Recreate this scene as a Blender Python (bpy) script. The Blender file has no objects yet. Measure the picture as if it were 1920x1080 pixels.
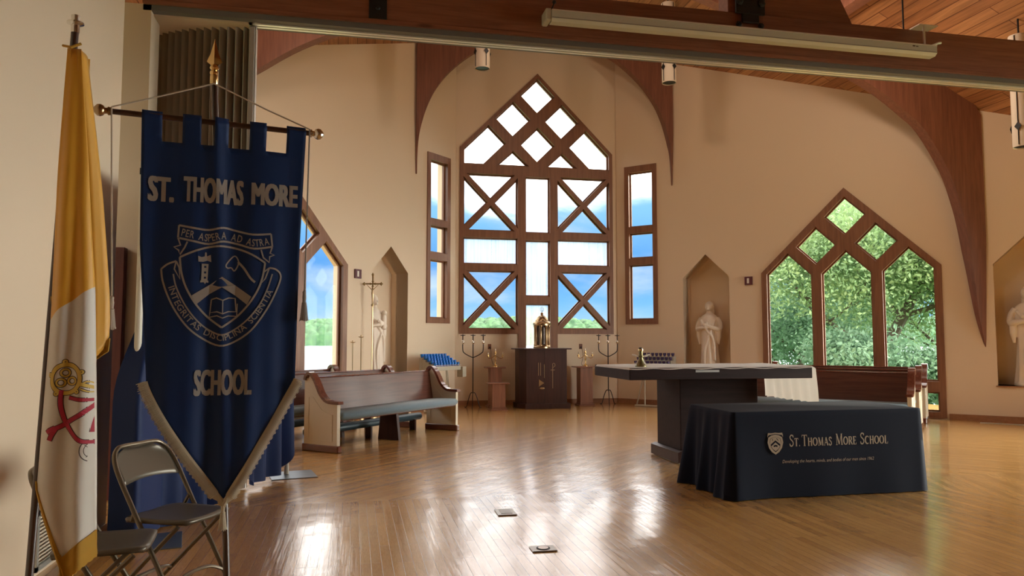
import bpy, math, random
import numpy as np
from mathutils import Vector, Matrix, noise
random.seed(7)
S = bpy.context.scene
COL = S.collection
PI = math.pi
R2 = math.sqrt(.5)

# ------------------------------------------------------------------ camera
cd = bpy.data.cameras.new('camera')
cd.sensor_width = 36.0
cd.lens = 36.0 * 1400 / 1920
cd.clip_end = 4000
cam = bpy.data.objects.new('camera', cd)
COL.objects.link(cam)
cam.location = (0, 0, 1.37)
cam.rotation_euler = (PI / 2 + math.atan(96 / 1400), 0, -math.radians(12))
S.camera = cam

# ------------------------------------------------------------------ view, world, sun
S.view_settings.view_transform = 'Standard'
S.view_settings.look = 'None'
S.view_settings.gamma = 1
S.view_settings.use_curve_mapping = False
S.view_settings.exposure = 0.0
S.cycles.max_bounces = 14
S.cycles.diffuse_bounces = 8
S.cycles.glossy_bounces = 4
S.cycles.transmission_bounces = 6
S.cycles.transparent_max_bounces = 16
S.cycles.caustics_reflective = False
S.cycles.caustics_refractive = False
S.cycles.sample_clamp_indirect = 8
S.cycles.use_denoising = True

SKY_LOW = 1.15      # how bright the cloudy blue band near the horizon is
SKY_SIDE = 20.0    # bright overcast added off to the right, out of view, to light the room
SKY_HIGH = 6.0     # how bright the white overcast above is
w = bpy.data.worlds.new('sky')
S.world = w
w.use_nodes = True
nt = w.node_tree
nt.nodes.clear()


def N(tree, typ, **kw):
    n = tree.nodes.new(typ)
    for k, v in kw.items():
        if k == 'inp':
            for kk, vv in v.items():
                n.inputs[kk].default_value = vv
        else:
            setattr(n, k, v)
    return n


def ramp(tree, stops, interp='LINEAR'):
    r = tree.nodes.new('ShaderNodeValToRGB')
    e = r.color_ramp
    e.interpolation = interp
    while len(e.elements) > 1:
        e.elements.remove(e.elements[-1])
    e.elements[0].position = stops[0][0]
    c = stops[0][1]
    e.elements[0].color = c if len(c) == 4 else (*c, 1)
    for p, c in stops[1:]:
        k = e.elements.new(p)
        k.color = c if len(c) == 4 else (*c, 1)
    return r


tc = N(nt, 'ShaderNodeTexCoord')
sep = N(nt, 'ShaderNodeSeparateXYZ')
nt.links.new(tc.outputs['Generated'], sep.inputs[0])
mp = N(nt, 'ShaderNodeMapping')
mp.inputs['Scale'].default_value = (4.0, 4.0, 11.0)
mp.inputs['Location'].default_value = (2.3, .7, .45)
nt.links.new(tc.outputs['Generated'], mp.inputs[0])
nz = N(nt, 'ShaderNodeTexNoise', inp={'Scale': 1.0, 'Detail': 6.0, 'Roughness': .55, 'Distortion': .35})
nt.links.new(mp.outputs[0], nz.inputs['Vector'])
cl = ramp(nt, [(.44, (0, 0, 0)), (.72, (1, 1, 1))], 'EASE')
nt.links.new(nz.outputs['Fac'], cl.inputs[0])
blue = ramp(nt, [(.0, (.42, .72, .98)), (.05, (.20, .52, .92)), (.10, (.12, .38, .84)), (.17, (.26, .60, .95)), (.3, (.5, .78, 1.0))])
nt.links.new(sep.outputs['Z'], blue.inputs[0])
mixc = N(nt, 'ShaderNodeMix', data_type='RGBA')
mixc.inputs[7].default_value = (.60, .76, .92, 1)
nt.links.new(cl.outputs[0], mixc.inputs[0])
nt.links.new(blue.outputs[0], mixc.inputs[6])
# elevation plus a little noise decides where the white overcast starts
ad = N(nt, 'ShaderNodeMath', operation='MULTIPLY_ADD')
ad.inputs[1].default_value = .16
nt.links.new(nz.outputs['Fac'], ad.inputs[0])
nt.links.new(sep.outputs['Z'], ad.inputs[2])
# added for its light: overcast down to the horizon, right of the building
dt = N(nt, 'ShaderNodeVectorMath', operation='DOT_PRODUCT'); dt.inputs[1].default_value = (.97, -.24, 0)
nt.links.new(tc.outputs['Generated'], dt.inputs[0])
sdr = ramp(nt, [(.55, (0, 0, 0)), (.8, (1, 1, 1))], 'EASE'); nt.links.new(dt.outputs['Value'], sdr.inputs[0])
up = ramp(nt, [(.245, (0, 0, 0)), (.33, (1, 1, 1))], 'EASE')
nt.links.new(ad.outputs[0], up.inputs[0])
bgl = N(nt, 'ShaderNodeBackground', inp={'Strength': SKY_LOW})
nt.links.new(mixc.outputs[2], bgl.inputs['Color'])
bgh = N(nt, 'ShaderNodeBackground', inp={'Strength': SKY_HIGH, 'Color': (1.0, .97, .93, 1)})
ms = N(nt, 'ShaderNodeMixShader')
nt.links.new(up.outputs[0], ms.inputs[0])
nt.links.new(bgl.outputs[0], ms.inputs[1])
nt.links.new(bgh.outputs[0], ms.inputs[2])
wo = N(nt, 'ShaderNodeOutputWorld')
bgs = N(nt, 'ShaderNodeBackground', inp={'Strength': SKY_SIDE, 'Color': (.97, 1.0, .92, 1)})
ms2 = N(nt, 'ShaderNodeMixShader')
nt.links.new(sdr.outputs[0], ms2.inputs[0]); nt.links.new(ms.outputs[0], ms2.inputs[1]); nt.links.new(bgs.outputs[0], ms2.inputs[2])
nt.links.new(ms2.outputs[0], wo.inputs['Surface'])

sd = bpy.data.lights.new('sun', 'SUN')
sd.energy = 1.3
sd.angle = .05
sd.color = (1, .95, .86)
sun = bpy.data.objects.new('sun', sd)
COL.objects.link(sun)
sun.rotation_euler = Vector((.35, .8, -.75)).to_track_quat('-Z', 'Y').to_euler()

# ------------------------------------------------------------------ helpers
def tag(o, label=None, cat=None, group=None, kind=None):
    if label: o['label'] = label
    if cat: o['category'] = cat
    if group: o['group'] = group
    if kind: o['kind'] = kind
    return o


def thing(name, label, cat, loc=(0, 0, 0), rz=0, group=None, kind=None):
    o = bpy.data.objects.new(name, None)
    o.empty_display_size = .1
    COL.objects.link(o)
    o.location = loc
    o.rotation_euler = (0, 0, rz)
    return tag(o, label, cat, group, kind)


def dup(root, loc, rz=None, label=None, group=None):
    r = root.copy(); COL.objects.link(r); r.location = loc
    if rz is not None: r.rotation_euler = (0, 0, rz)
    if label: r['label'] = label
    if group: r['group'] = group
    for ch in [c for c in ALL if c.parent == root]:
        c = ch.copy(); COL.objects.link(c); c.parent = r
        for g in [q for q in ALL if q.parent == ch]:
            d = g.copy(); COL.objects.link(d); d.parent = c
    return r


ALL = []


class MB:
    def __init__(s):
        s.v, s.f, s.m, s.T = [], [], [], Matrix.Identity(4)

    def add(s, vs, fs, m=0):
        b = len(s.v)
        T = s.T
        s.v += [tuple(T @ Vector(v)) for v in vs]
        s.f += [tuple(b + i for i in f) for f in fs]
        s.m += [m] * len(fs)
        return s

    def box(s, x0, x1, y0, y1, z0, z1, m=0, bev=0):
        if bev <= 0:
            vs = [(x, y, z) for z in (z0, z1) for y in (y0, y1) for x in (x0, x1)]
            return s.add(vs, [(0, 2, 3, 1), (4, 5, 7, 6), (0, 1, 5, 4), (1, 3, 7, 5), (3, 2, 6, 7), (2, 0, 4, 6)], m)
        b = min(bev, (x1 - x0) * .49, (y1 - y0) * .49, (z1 - z0) * .49)
        xs, ys, zs = (x0, x1), (y0, y1), (z0, z1)
        vs, idx = [], {}
        for i in (0, 1):
            for j in (0, 1):
                for k in (0, 1):
                    sx, sy, sz = (b if i == 0 else -b), (b if j == 0 else -b), (b if k == 0 else -b)
                    for ax in range(3):
                        p = [xs[i] + sx, ys[j] + sy, zs[k] + sz]
                        p[ax] = (xs[i], ys[j], zs[k])[ax]
                        idx[i, j, k, ax] = len(vs); vs.append(tuple(p))
        g = lambda i, j, k, a: idx[i, j, k, a]
        fs = []
        for k in (0, 1):
            fs += [(g(k, 0, 0, 0), g(k, 1, 0, 0), g(k, 1, 1, 0), g(k, 0, 1, 0)),
                   (g(0, k, 0, 1), g(1, k, 0, 1), g(1, k, 1, 1), g(0, k, 1, 1)),
                   (g(0, 0, k, 2), g(1, 0, k, 2), g(1, 1, k, 2), g(0, 1, k, 2))]
        for a in (0, 1):
            for c in (0, 1):
                fs += [(g(a, c, 0, 0), g(a, c, 1, 0), g(a, c, 1, 1), g(a, c, 0, 1)),
                       (g(a, 0, c, 0), g(a, 1, c, 0), g(a, 1, c, 2), g(a, 0, c, 2)),
                       (g(0, a, c, 1), g(1, a, c, 1), g(1, a, c, 2), g(0, a, c, 2))]
        for i in (0, 1):
            for j in (0, 1):
                for k in (0, 1):
                    fs.append((g(i, j, k, 0), g(i, j, k, 1), g(i, j, k, 2)))
        return s.add(vs, fs, m)

    def lathe(s, prof, c=(0, 0, 0), n=20, m=0, cap=True, sx=1, sy=1):
        vs, fs = [], []
        for r, z in prof:
            for i in range(n):
                a = 2 * PI * i / n
                vs.append((c[0] + r * math.cos(a) * sx, c[1] + r * math.sin(a) * sy, c[2] + z))
        for k in range(len(prof) - 1):
            for i in range(n):
                j = (i + 1) % n
                fs.append((k * n + i, k * n + j, (k + 1) * n + j, (k + 1) * n + i))
        if cap:
            fs.append(tuple(reversed(range(n))))
            fs.append(tuple(range((len(prof) - 1) * n, len(prof) * n)))
        return s.add(vs, fs, m)

    def tube(s, path, r, n=10, m=0, closed=False, sq=None):
        P = [Vector(p) for p in path]
        rr = r if isinstance(r, (list, tuple)) else [r] * len(P)
        L = len(P)
        T = []
        for i in range(L):
            a = P[i - 1] if (i > 0 or closed) else P[i]
            b = P[(i + 1) % L] if (i < L - 1 or closed) else P[i]
            T.append((b - a).normalized())
        u = T[0].orthogonal().normalized()
        if sq: u = (Vector(sq) - T[0] * Vector(sq).dot(T[0])).normalized()
        vs, fs = [], []
        for i in range(L):
            u = (u - T[i] * u.dot(T[i])).normalized()
            v = T[i].cross(u)
            for k in range(n):
                a = 2 * PI * (k + .5) / n
                vs.append(tuple(P[i] + (u * math.cos(a) + v * math.sin(a)) * rr[i]))
        for i in range(L if closed else L - 1):
            j = (i + 1) % L
            for k in range(n):
                q = (k + 1) % n
                fs.append((i * n + k, i * n + q, j * n + q, j * n + k))
        if not closed:
            fs.append(tuple(reversed(range(n))))
            fs.append(tuple(range((L - 1) * n, L * n)))
        return s.add(vs, fs, m)

    def strip(s, path, up, w, h, m=0):
        """a flat bar of section w (across, in up x tangent) by h (along up) following path"""
        P = [Vector(p) for p in path]; up = Vector(up).normalized(); L = len(P)
        vs, fs = [], []
        for i in range(L):
            t = (P[min(i + 1, L - 1)] - P[max(i - 1, 0)]).normalized()
            side = up.cross(t).normalized()
            ww = w[i] if isinstance(w, (list, tuple)) else w
            for a, b in ((-1, -1), (1, -1), (1, 1), (-1, 1)):
                vs.append(tuple(P[i] + side * (a * ww / 2) + up * (b * h / 2)))
        for i in range(L - 1):
            for k in range(4):
                q = (k + 1) % 4
                fs.append((i * 4 + k, i * 4 + q, (i + 1) * 4 + q, (i + 1) * 4 + k))
        fs += [(3, 2, 1, 0), tuple(range((L - 1) * 4, L * 4))]
        return s.add(vs, fs, m)

    def prism(s, poly, fr, t0, t1, m=0):
        """poly in 2D, fr(u, v, t) -> 3D"""
        n = len(poly)
        vs = [fr(u, v, t0) for u, v in poly] + [fr(u, v, t1) for u, v in poly]
        fs = [tuple(reversed(range(n))), tuple(range(n, 2 * n))]
        fs += [(i, (i + 1) % n, n + (i + 1) % n, n + i) for i in range(n)]
        return s.add(vs, fs, m)

    def ball(s, c, r, n=12, m=0, sz=1, sx=1, sy=1):
        k = max(6, n // 2 + 2)
        prof = [(max(1e-4, r * math.sin(PI * i / k)), -r * math.cos(PI * i / k) * sz) for i in range(k + 1)]
        return s.lathe(prof, c, n, m, True, sx, sy)

    def build(s, name, mats, parent=None, smooth=False, angle=40):
        me = bpy.data.meshes.new(name)
        me.from_pydata(s.v, [], s.f)
        if not isinstance(mats, (list, tuple)): mats = [mats]
        for mt in mats: me.materials.append(mt)
        if len(mats) > 1: me.polygons.foreach_set('material_index', s.m)
        me.validate()
        fixn(me)
        if smooth:
            me.polygons.foreach_set('use_smooth', [True] * len(me.polygons))
            me.set_sharp_from_angle(angle=math.radians(angle))
        return link(name, me, parent)


def fixn(me):
    import bmesh
    b = bmesh.new(); b.from_mesh(me)
    bmesh.ops.recalc_face_normals(b, faces=b.faces)
    b.to_mesh(me); b.free(); me.update()


def link(name, me, parent=None):
    o = bpy.data.objects.new(name, me)
    COL.objects.link(o)
    if parent: o.parent = parent
    ALL.append(o)
    return o


def struct(mb, name, mats, smooth=False):
    return tag(mb.build(name, mats, None, smooth), kind='structure')


def plate_mesh(outer, holes, t0, t1, fr):
    """2D polygon with holes, thickness t0..t1, mapped by fr(u, v, t); returns verts, faces"""
    cu = bpy.data.curves.new('tmp', 'CURVE'); cu.dimensions = '2D'; cu.fill_mode = 'BOTH'
    cu.extrude = .5
    for poly in [outer] + list(holes):
        sp = cu.splines.new('POLY'); sp.points.add(len(poly) - 1)
        for i, (x, y) in enumerate(poly): sp.points[i].co = (x, y, 0, 1)
        sp.use_cyclic_u = True
    ob = bpy.data.objects.new('tmp', cu); COL.objects.link(ob)
    dg = bpy.context.evaluated_depsgraph_get(); dg.update()
    me = bpy.data.meshes.new_from_object(ob.evaluated_get(dg))
    vs = [fr(v.co.x, v.co.y, t0 + (v.co.z + .5) * (t1 - t0)) for v in me.vertices]
    fs = [tuple(p.vertices) for p in me.polygons]
    bpy.data.objects.remove(ob); bpy.data.curves.remove(cu); bpy.data.meshes.remove(me)
    return vs, fs


def merge_doubles(me, d=1e-4):
    import bmesh
    b = bmesh.new(); b.from_mesh(me); bmesh.ops.remove_doubles(b, verts=b.verts, dist=d)
    bmesh.ops.recalc_face_normals(b, faces=b.faces)
    b.to_mesh(me); b.free()


def text2d(s, size=1.0, bold=0.0, shear=0.0, space=1.0):
    """filled glyph faces of a string in 2D, left at 0; returns (verts2d, faces, width)"""
    cu = bpy.data.curves.new('tmp', 'FONT'); cu.body = s; cu.size = size; cu.offset = bold
    cu.shear = shear; cu.space_character = space; cu.resolution_u = 3
    ob = bpy.data.objects.new('tmp', cu); COL.objects.link(ob)
    dg = bpy.context.evaluated_depsgraph_get(); dg.update()
    me = bpy.data.meshes.new_from_object(ob.evaluated_get(dg))
    vs = [(v.co.x, v.co.y) for v in me.vertices]; fs = [tuple(p.vertices) for p in me.polygons]
    bpy.data.objects.remove(ob); bpy.data.curves.remove(cu); bpy.data.meshes.remove(me)
    x0 = min(v[0] for v in vs); x1 = max(v[0] for v in vs)
    return [(x - x0, y) for x, y in vs], fs, x1 - x0


def line2d(pts, wd, closed=False):
    """a stroke of constant or varying width as 2D quads"""
    n = len(pts); vs, fs = [], []
    for i in range(n):
        a = pts[(i - 1) % n] if (closed or i > 0) else pts[i]
        b = pts[(i + 1) % n] if (closed or i < n - 1) else pts[i]
        dx, dy = b[0] - a[0], b[1] - a[1]; l = math.hypot(dx, dy) or 1
        ww = (wd[i] if isinstance(wd, (list, tuple)) else wd) / 2
        vs += [(pts[i][0] - dy / l * ww, pts[i][1] + dx / l * ww), (pts[i][0] + dy / l * ww, pts[i][1] - dx / l * ww)]
    for i in range(n if closed else n - 1):
        j = (i + 1) % n
        fs.append((2 * i, 2 * i + 1, 2 * j + 1, 2 * j))
    return vs, fs


def smooth_path(pts, k=6, closed=False):
    """Catmull-Rom through points of any dimension"""
    P = [np.array(p, float) for p in pts]; n = len(P); out = []
    rng = range(n if closed else n - 1)
    for i in rng:
        p0 = P[(i - 1) % n] if (closed or i > 0) else P[i]
        p1 = P[i]; p2 = P[(i + 1) % n]
        p3 = P[(i + 2) % n] if (closed or i < n - 2) else P[(i + 1) % n]
        for j in range(k):
            t = j / k
            out.append(tuple(.5 * ((2 * p1) + (-p0 + p2) * t + (2 * p0 - 5 * p1 + 4 * p2 - p3) * t * t + (-p0 + 3 * p1 - 3 * p2 + p3) * t ** 3)))
    if not closed: out.append(tuple(P[-1]))
    return out


# ------------------------------------------------------------------ materials
def mat(name, col, rough=.5, metal=0.0, spec=.5, sheen=0.0, bump=0.0, bscale=60, var=0.0, vscale=3.0, coat=0.0, trans=0.0):
    m = bpy.data.materials.new(name); m.use_nodes = True
    t = m.node_tree; b = t.nodes['Principled BSDF']
    b.inputs['Base Color'].default_value = (*col, 1)
    b.inputs['Roughness'].default_value = rough
    b.inputs['Metallic'].default_value = metal
    b.inputs['Specular IOR Level'].default_value = spec
    b.inputs['Sheen Weight'].default_value = sheen
    b.inputs['Coat Weight'].default_value = coat
    tcn = N(t, 'ShaderNodeTexCoord')
    if var > 0:
        n = N(t, 'ShaderNodeTexNoise', inp={'Scale': vscale, 'Detail': 4.0})
        t.links.new(tcn.outputs['Object'], n.inputs['Vector'])
        r = ramp(t, [(.3, tuple(c * (1 - var) for c in col)), (.7, tuple(min(1, c * (1 + var)) for c in col))])
        t.links.new(n.outputs['Fac'], r.inputs[0]); t.links.new(r.outputs[0], b.inputs['Base Color'])
    if bump > 0:
        n2 = N(t, 'ShaderNodeTexNoise', inp={'Scale': bscale, 'Detail': 3.0})
        t.links.new(tcn.outputs['Object'], n2.inputs['Vector'])
        bp = N(t, 'ShaderNodeBump', inp={'Strength': bump, 'Distance': .004})
        t.links.new(n2.outputs['Fac'], bp.inputs['Height']); t.links.new(bp.outputs[0], b.inputs['Normal'])
    return m


def wood(name, c1, c2, axis='x', rough=.4, scale=1.0, coat=0.0, stretch=14.0, knots=False, spec=.5):
    m = bpy.data.materials.new(name); m.use_nodes = True
    t = m.node_tree; b = t.nodes['Principled BSDF']; b.inputs['Specular IOR Level'].default_value = spec
    tcn = N(t, 'ShaderNodeTexCoord'); mpn = N(t, 'ShaderNodeMapping')
    sc = [stretch * scale] * 3; sc['xyz'.index(axis)] = .8 * scale
    mpn.inputs['Scale'].default_value = sc
    t.links.new(tcn.outputs['Object'], mpn.inputs[0])
    n = N(t, 'ShaderNodeTexNoise', inp={'Scale': 1.6, 'Detail': 7.0, 'Roughness': .62, 'Distortion': .8})
    t.links.new(mpn.outputs[0], n.inputs['Vector'])
    r = ramp(t, [(.3, c1), (.72, c2)])
    t.links.new(n.outputs['Fac'], r.inputs[0])
    out = r.outputs[0]
    if knots:
        v = N(t, 'ShaderNodeTexVoronoi', inp={'Scale': 1.0})
        mk = N(t, 'ShaderNodeMapping'); sk = [3.4] * 3; sk['xyz'.index(axis)] = 1.1; mk.inputs['Scale'].default_value = sk
        t.links.new(tcn.outputs['Object'], mk.inputs[0]); t.links.new(mk.outputs[0], v.inputs['Vector'])
        rk = ramp(t, [(.05, (.35, .35, .35)), (.12, (1, 1, 1))])
        t.links.new(v.outputs['Distance'], rk.inputs[0])
        mx = N(t, 'ShaderNodeMix', data_type='RGBA', blend_type='MULTIPLY'); mx.inputs[0].default_value = .8
        t.links.new(out, mx.inputs[6]); t.links.new(rk.outputs[0], mx.inputs[7]); out = mx.outputs[2]
    t.links.new(out, b.inputs['Base Color'])
    b.inputs['Roughness'].default_value = rough; b.inputs['Coat Weight'].default_value = coat
    b.inputs['Coat Roughness'].default_value = .12
    bp = N(t, 'ShaderNodeBump', inp={'Strength': .15, 'Distance': .003})
    t.links.new(n.outputs['Fac'], bp.inputs['Height']); t.links.new(bp.outputs[0], b.inputs['Normal'])
    return m


def glass_mat(name, tint=(1, 1, 1), veil=0.0, veilc=(1, 1, 1)):
    m = bpy.data.materials.new(name); m.use_nodes = True
    t = m.node_tree; t.nodes.clear()
    tr = N(t, 'ShaderNodeBsdfTransparent'); tr.inputs[0].default_value = (*tint, 1)
    gl = N(t, 'ShaderNodeBsdfGlossy', inp={'Roughness': .02})
    fr = N(t, 'ShaderNodeFresnel', inp={'IOR': 1.12})
    mx = N(t, 'ShaderNodeMixShader')
    t.links.new(fr.outputs[0], mx.inputs[0]); t.links.new(tr.outputs[0], mx.inputs[1]); t.links.new(gl.outputs[0], mx.inputs[2])
    out = mx
    if veil > 0:
        tl = N(t, 'ShaderNodeBsdfTranslucent'); tl.inputs[0].default_value = (*veilc, 1)
        tcn = N(t, 'ShaderNodeTexCoord'); mpn = N(t, 'ShaderNodeMapping'); mpn.inputs['Scale'].default_value = (22, 22, .6)
        n = N(t, 'ShaderNodeTexNoise', inp={'Scale': 1.5, 'Detail': 3.0})
        t.links.new(tcn.outputs['Object'], mpn.inputs[0]); t.links.new(mpn.outputs[0], n.inputs['Vector'])
        rr = ramp(t, [(.3, (veil * .8,) * 3), (.75, (min(1, veil * 1.3),) * 3)])
        t.links.new(n.outputs['Fac'], rr.inputs[0])
        m2 = N(t, 'ShaderNodeMixShader')
        t.links.new(rr.outputs[0], m2.inputs[0]); t.links.new(mx.outputs[0], m2.inputs[1]); t.links.new(tl.outputs[0], m2.inputs[2])
        out = m2
    o = N(t, 'ShaderNodeOutputMaterial'); t.links.new(out.outputs[0], o.inputs[0])
    return m


def plank_ceiling():
    m = bpy.data.materials.new('cedar_planks'); m.use_nodes = True
    t = m.node_tree; b = t.nodes['Principled BSDF']
    tcn = N(t, 'ShaderNodeTexCoord')
    mpn = N(t, 'ShaderNodeMapping'); mpn.inputs['Rotation'].default_value = (0, 0, PI / 2)
    t.links.new(tcn.outputs['Object'], mpn.inputs[0])
    br = N(t, 'ShaderNodeTexBrick', inp={'Scale': 1.0, 'Mortar Size': .006, 'Brick Width': 3.4, 'Row Height': .16, 'Color1': (.34, .15, .065, 1), 'Color2': (.50, .26, .12, 1), 'Mortar': (.14, .045, .016, 1)})
    br.offset = .37
    t.links.new(mpn.outputs[0], br.inputs['Vector'])
    mp2 = N(t, 'ShaderNodeMapping'); mp2.inputs['Scale'].default_value = (16, .9, 16)
    t.links.new(tcn.outputs['Object'], mp2.inputs[0])
    n = N(t, 'ShaderNodeTexNoise', inp={'Scale': 1.3, 'Detail': 6.0, 'Distortion': .7})
    t.links.new(mp2.outputs[0], n.inputs['Vector'])
    r = ramp(t, [(.3, (.62, .55, .5)), (.7, (1.15, 1.1, 1.05))])
    t.links.new(n.outputs['Fac'], r.inputs[0])
    mx = N(t, 'ShaderNodeMix', data_type='RGBA', blend_type='MULTIPLY'); mx.inputs[0].default_value = 1
    t.links.new(br.outputs['Color'], mx.inputs[6]); t.links.new(r.outputs[0], mx.inputs[7])
    t.links.new(mx.outputs[2], b.inputs['Base Color'])
    b.inputs['Roughness'].default_value = .5
    bp = N(t, 'ShaderNodeBump', inp={'Strength': .5, 'Distance': .01}); bp.invert = True
    t.links.new(br.outputs['Fac'], bp.inputs['Height']); t.links.new(bp.outputs[0], b.inputs['Normal'])
    return m


def plank_floor():
    m = bpy.data.materials.new('oak_strip_floor'); m.use_nodes = True
    t = m.node_tree; b = t.nodes['Principled BSDF']; LK = t.links.new
    tcn = N(t, 'ShaderNodeTexCoord'); sp = N(t, 'ShaderNodeSeparateXYZ'); LK(tcn.outputs['Object'], sp.inputs[0])

    def math_(op, a, b_=None, c=None):
        n = N(t, 'ShaderNodeMath', operation=op)
        for i, q in enumerate((a, b_, c)):
            if q is None: continue
            if isinstance(q, (int, float)): n.inputs[i].default_value = q
            else: LK(q, n.inputs[i])
        return n.outputs[0]
    X, Y = sp.outputs['X'], sp.outputs['Y']
    # far zone: beyond the seam boards run on the diagonal, split at the room's axis
    far = math_('GREATER_THAN', Y, 6.55)
    right = math_('GREATER_THAN', math_('SUBTRACT', X, 3.845), 0.0)
    back = math_('GREATER_THAN', Y, 12.2)
    side = math_('GREATER_THAN', math_('ADD', X, math_('MULTIPLY', Y, .55)), 8.6)

    def rot(a):
        mpn = N(t, 'ShaderNodeMapping'); mpn.inputs['Rotation'].default_value = (0, 0, a); LK(tcn.outputs['Object'], mpn.inputs[0]); return mpn.outputs[0]

    def mixv(f, a, b_):
        n = N(t, 'ShaderNodeMix', data_type='VECTOR'); LK(f, n.inputs[0]); LK(a, n.inputs[4]); LK(b_, n.inputs[5]); return n.outputs[1]
    near = mixv(math_('MULTIPLY', side, math_('LESS_THAN', Y, 6.55)), rot(PI / 2), rot(PI * .62))
    fv = mixv(right, rot(-PI / 4), rot(PI / 4))
    fv = mixv(back, fv, rot(0))
    vec = mixv(far, near, fv)
    br = N(t, 'ShaderNodeTexBrick', inp={'Scale': 1.0, 'Mortar Size': .0011, 'Mortar Smooth': .3, 'Brick Width': .95, 'Row Height': .064,
                                         'Color1': (.50, .265, .075, 1), 'Color2': (.68, .385, .125, 1), 'Mortar': (.20, .085, .028, 1)})
    br.offset = .41; br.offset_frequency = 3
    LK(vec, br.inputs['Vector'])
    gm = N(t, 'ShaderNodeMapping'); gm.inputs['Scale'].default_value = (1.3, 19, 1); LK(vec, gm.inputs[0])
    g = N(t, 'ShaderNodeTexNoise', inp={'Scale': 1.9, 'Detail': 4.0, 'Roughness': .55, 'Distortion': 1.6}); LK(gm.outputs[0], g.inputs['Vector'])
    # cathedral grain: bands of the stretched noise
    wv = math_('SINE', math_('MULTIPLY', g.outputs['Fac'], 42.0))
    r = ramp(t, [(.0, (.80, .74, .68)), (1.0, (1.08, 1.06, 1.04))])
    LK(math_('MULTIPLY_ADD', wv, .5, .5), r.inputs[0])
    mx = N(t, 'ShaderNodeMix', data_type='RGBA', blend_type='MULTIPLY'); mx.inputs[0].default_value = .55
    LK(br.outputs['Color'], mx.inputs[6]); LK(r.outputs[0], mx.inputs[7]); LK(mx.outputs[2], b.inputs['Base Color'])
    b.inputs['Roughness'].default_value = FLOOR_ROUGH
    b.inputs['Specular IOR Level'].default_value = .55
    b.inputs['Coat Weight'].default_value = FLOOR_COAT
    b.inputs['Coat Roughness'].default_value = .10
    # height: cupped boards, fine grain, slow waves
    big = N(t, 'ShaderNodeTexNoise', inp={'Scale': 3.5, 'Detail': 2.0}); LK(vec, big.inputs['Vector'])
    h = math_('ADD', math_('MULTIPLY', br.outputs['Fac'], -1.0), math_('MULTIPLY', wv, .10))
    b1 = N(t, 'ShaderNodeBump', inp={'Strength': .35, 'Distance': .0012}); LK(h, b1.inputs['Height'])
    b2 = N(t, 'ShaderNodeBump', inp={'Strength': .5, 'Distance': .006}); LK(big.outputs['Fac'], b2.inputs['Height']); LK(b1.outputs[0], b2.inputs['Normal'])
    LK(b2.outputs[0], b.inputs['Normal']); LK(b2.outputs[0], b.inputs['Coat Normal'])
    return m


def translucent(m, col, f):
    t = m.node_tree; b = t.nodes['Principled BSDF']; tl = N(t, 'ShaderNodeBsdfTranslucent'); tl.inputs[0].default_value = (*col, 1)
    mx = N(t, 'ShaderNodeMixShader'); mx.inputs[0].default_value = f; o = t.nodes['Material Output']
    t.links.new(b.outputs[0], mx.inputs[1]); t.links.new(tl.outputs[0], mx.inputs[2]); t.links.new(mx.outputs[0], o.inputs[0])
    return m


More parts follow.
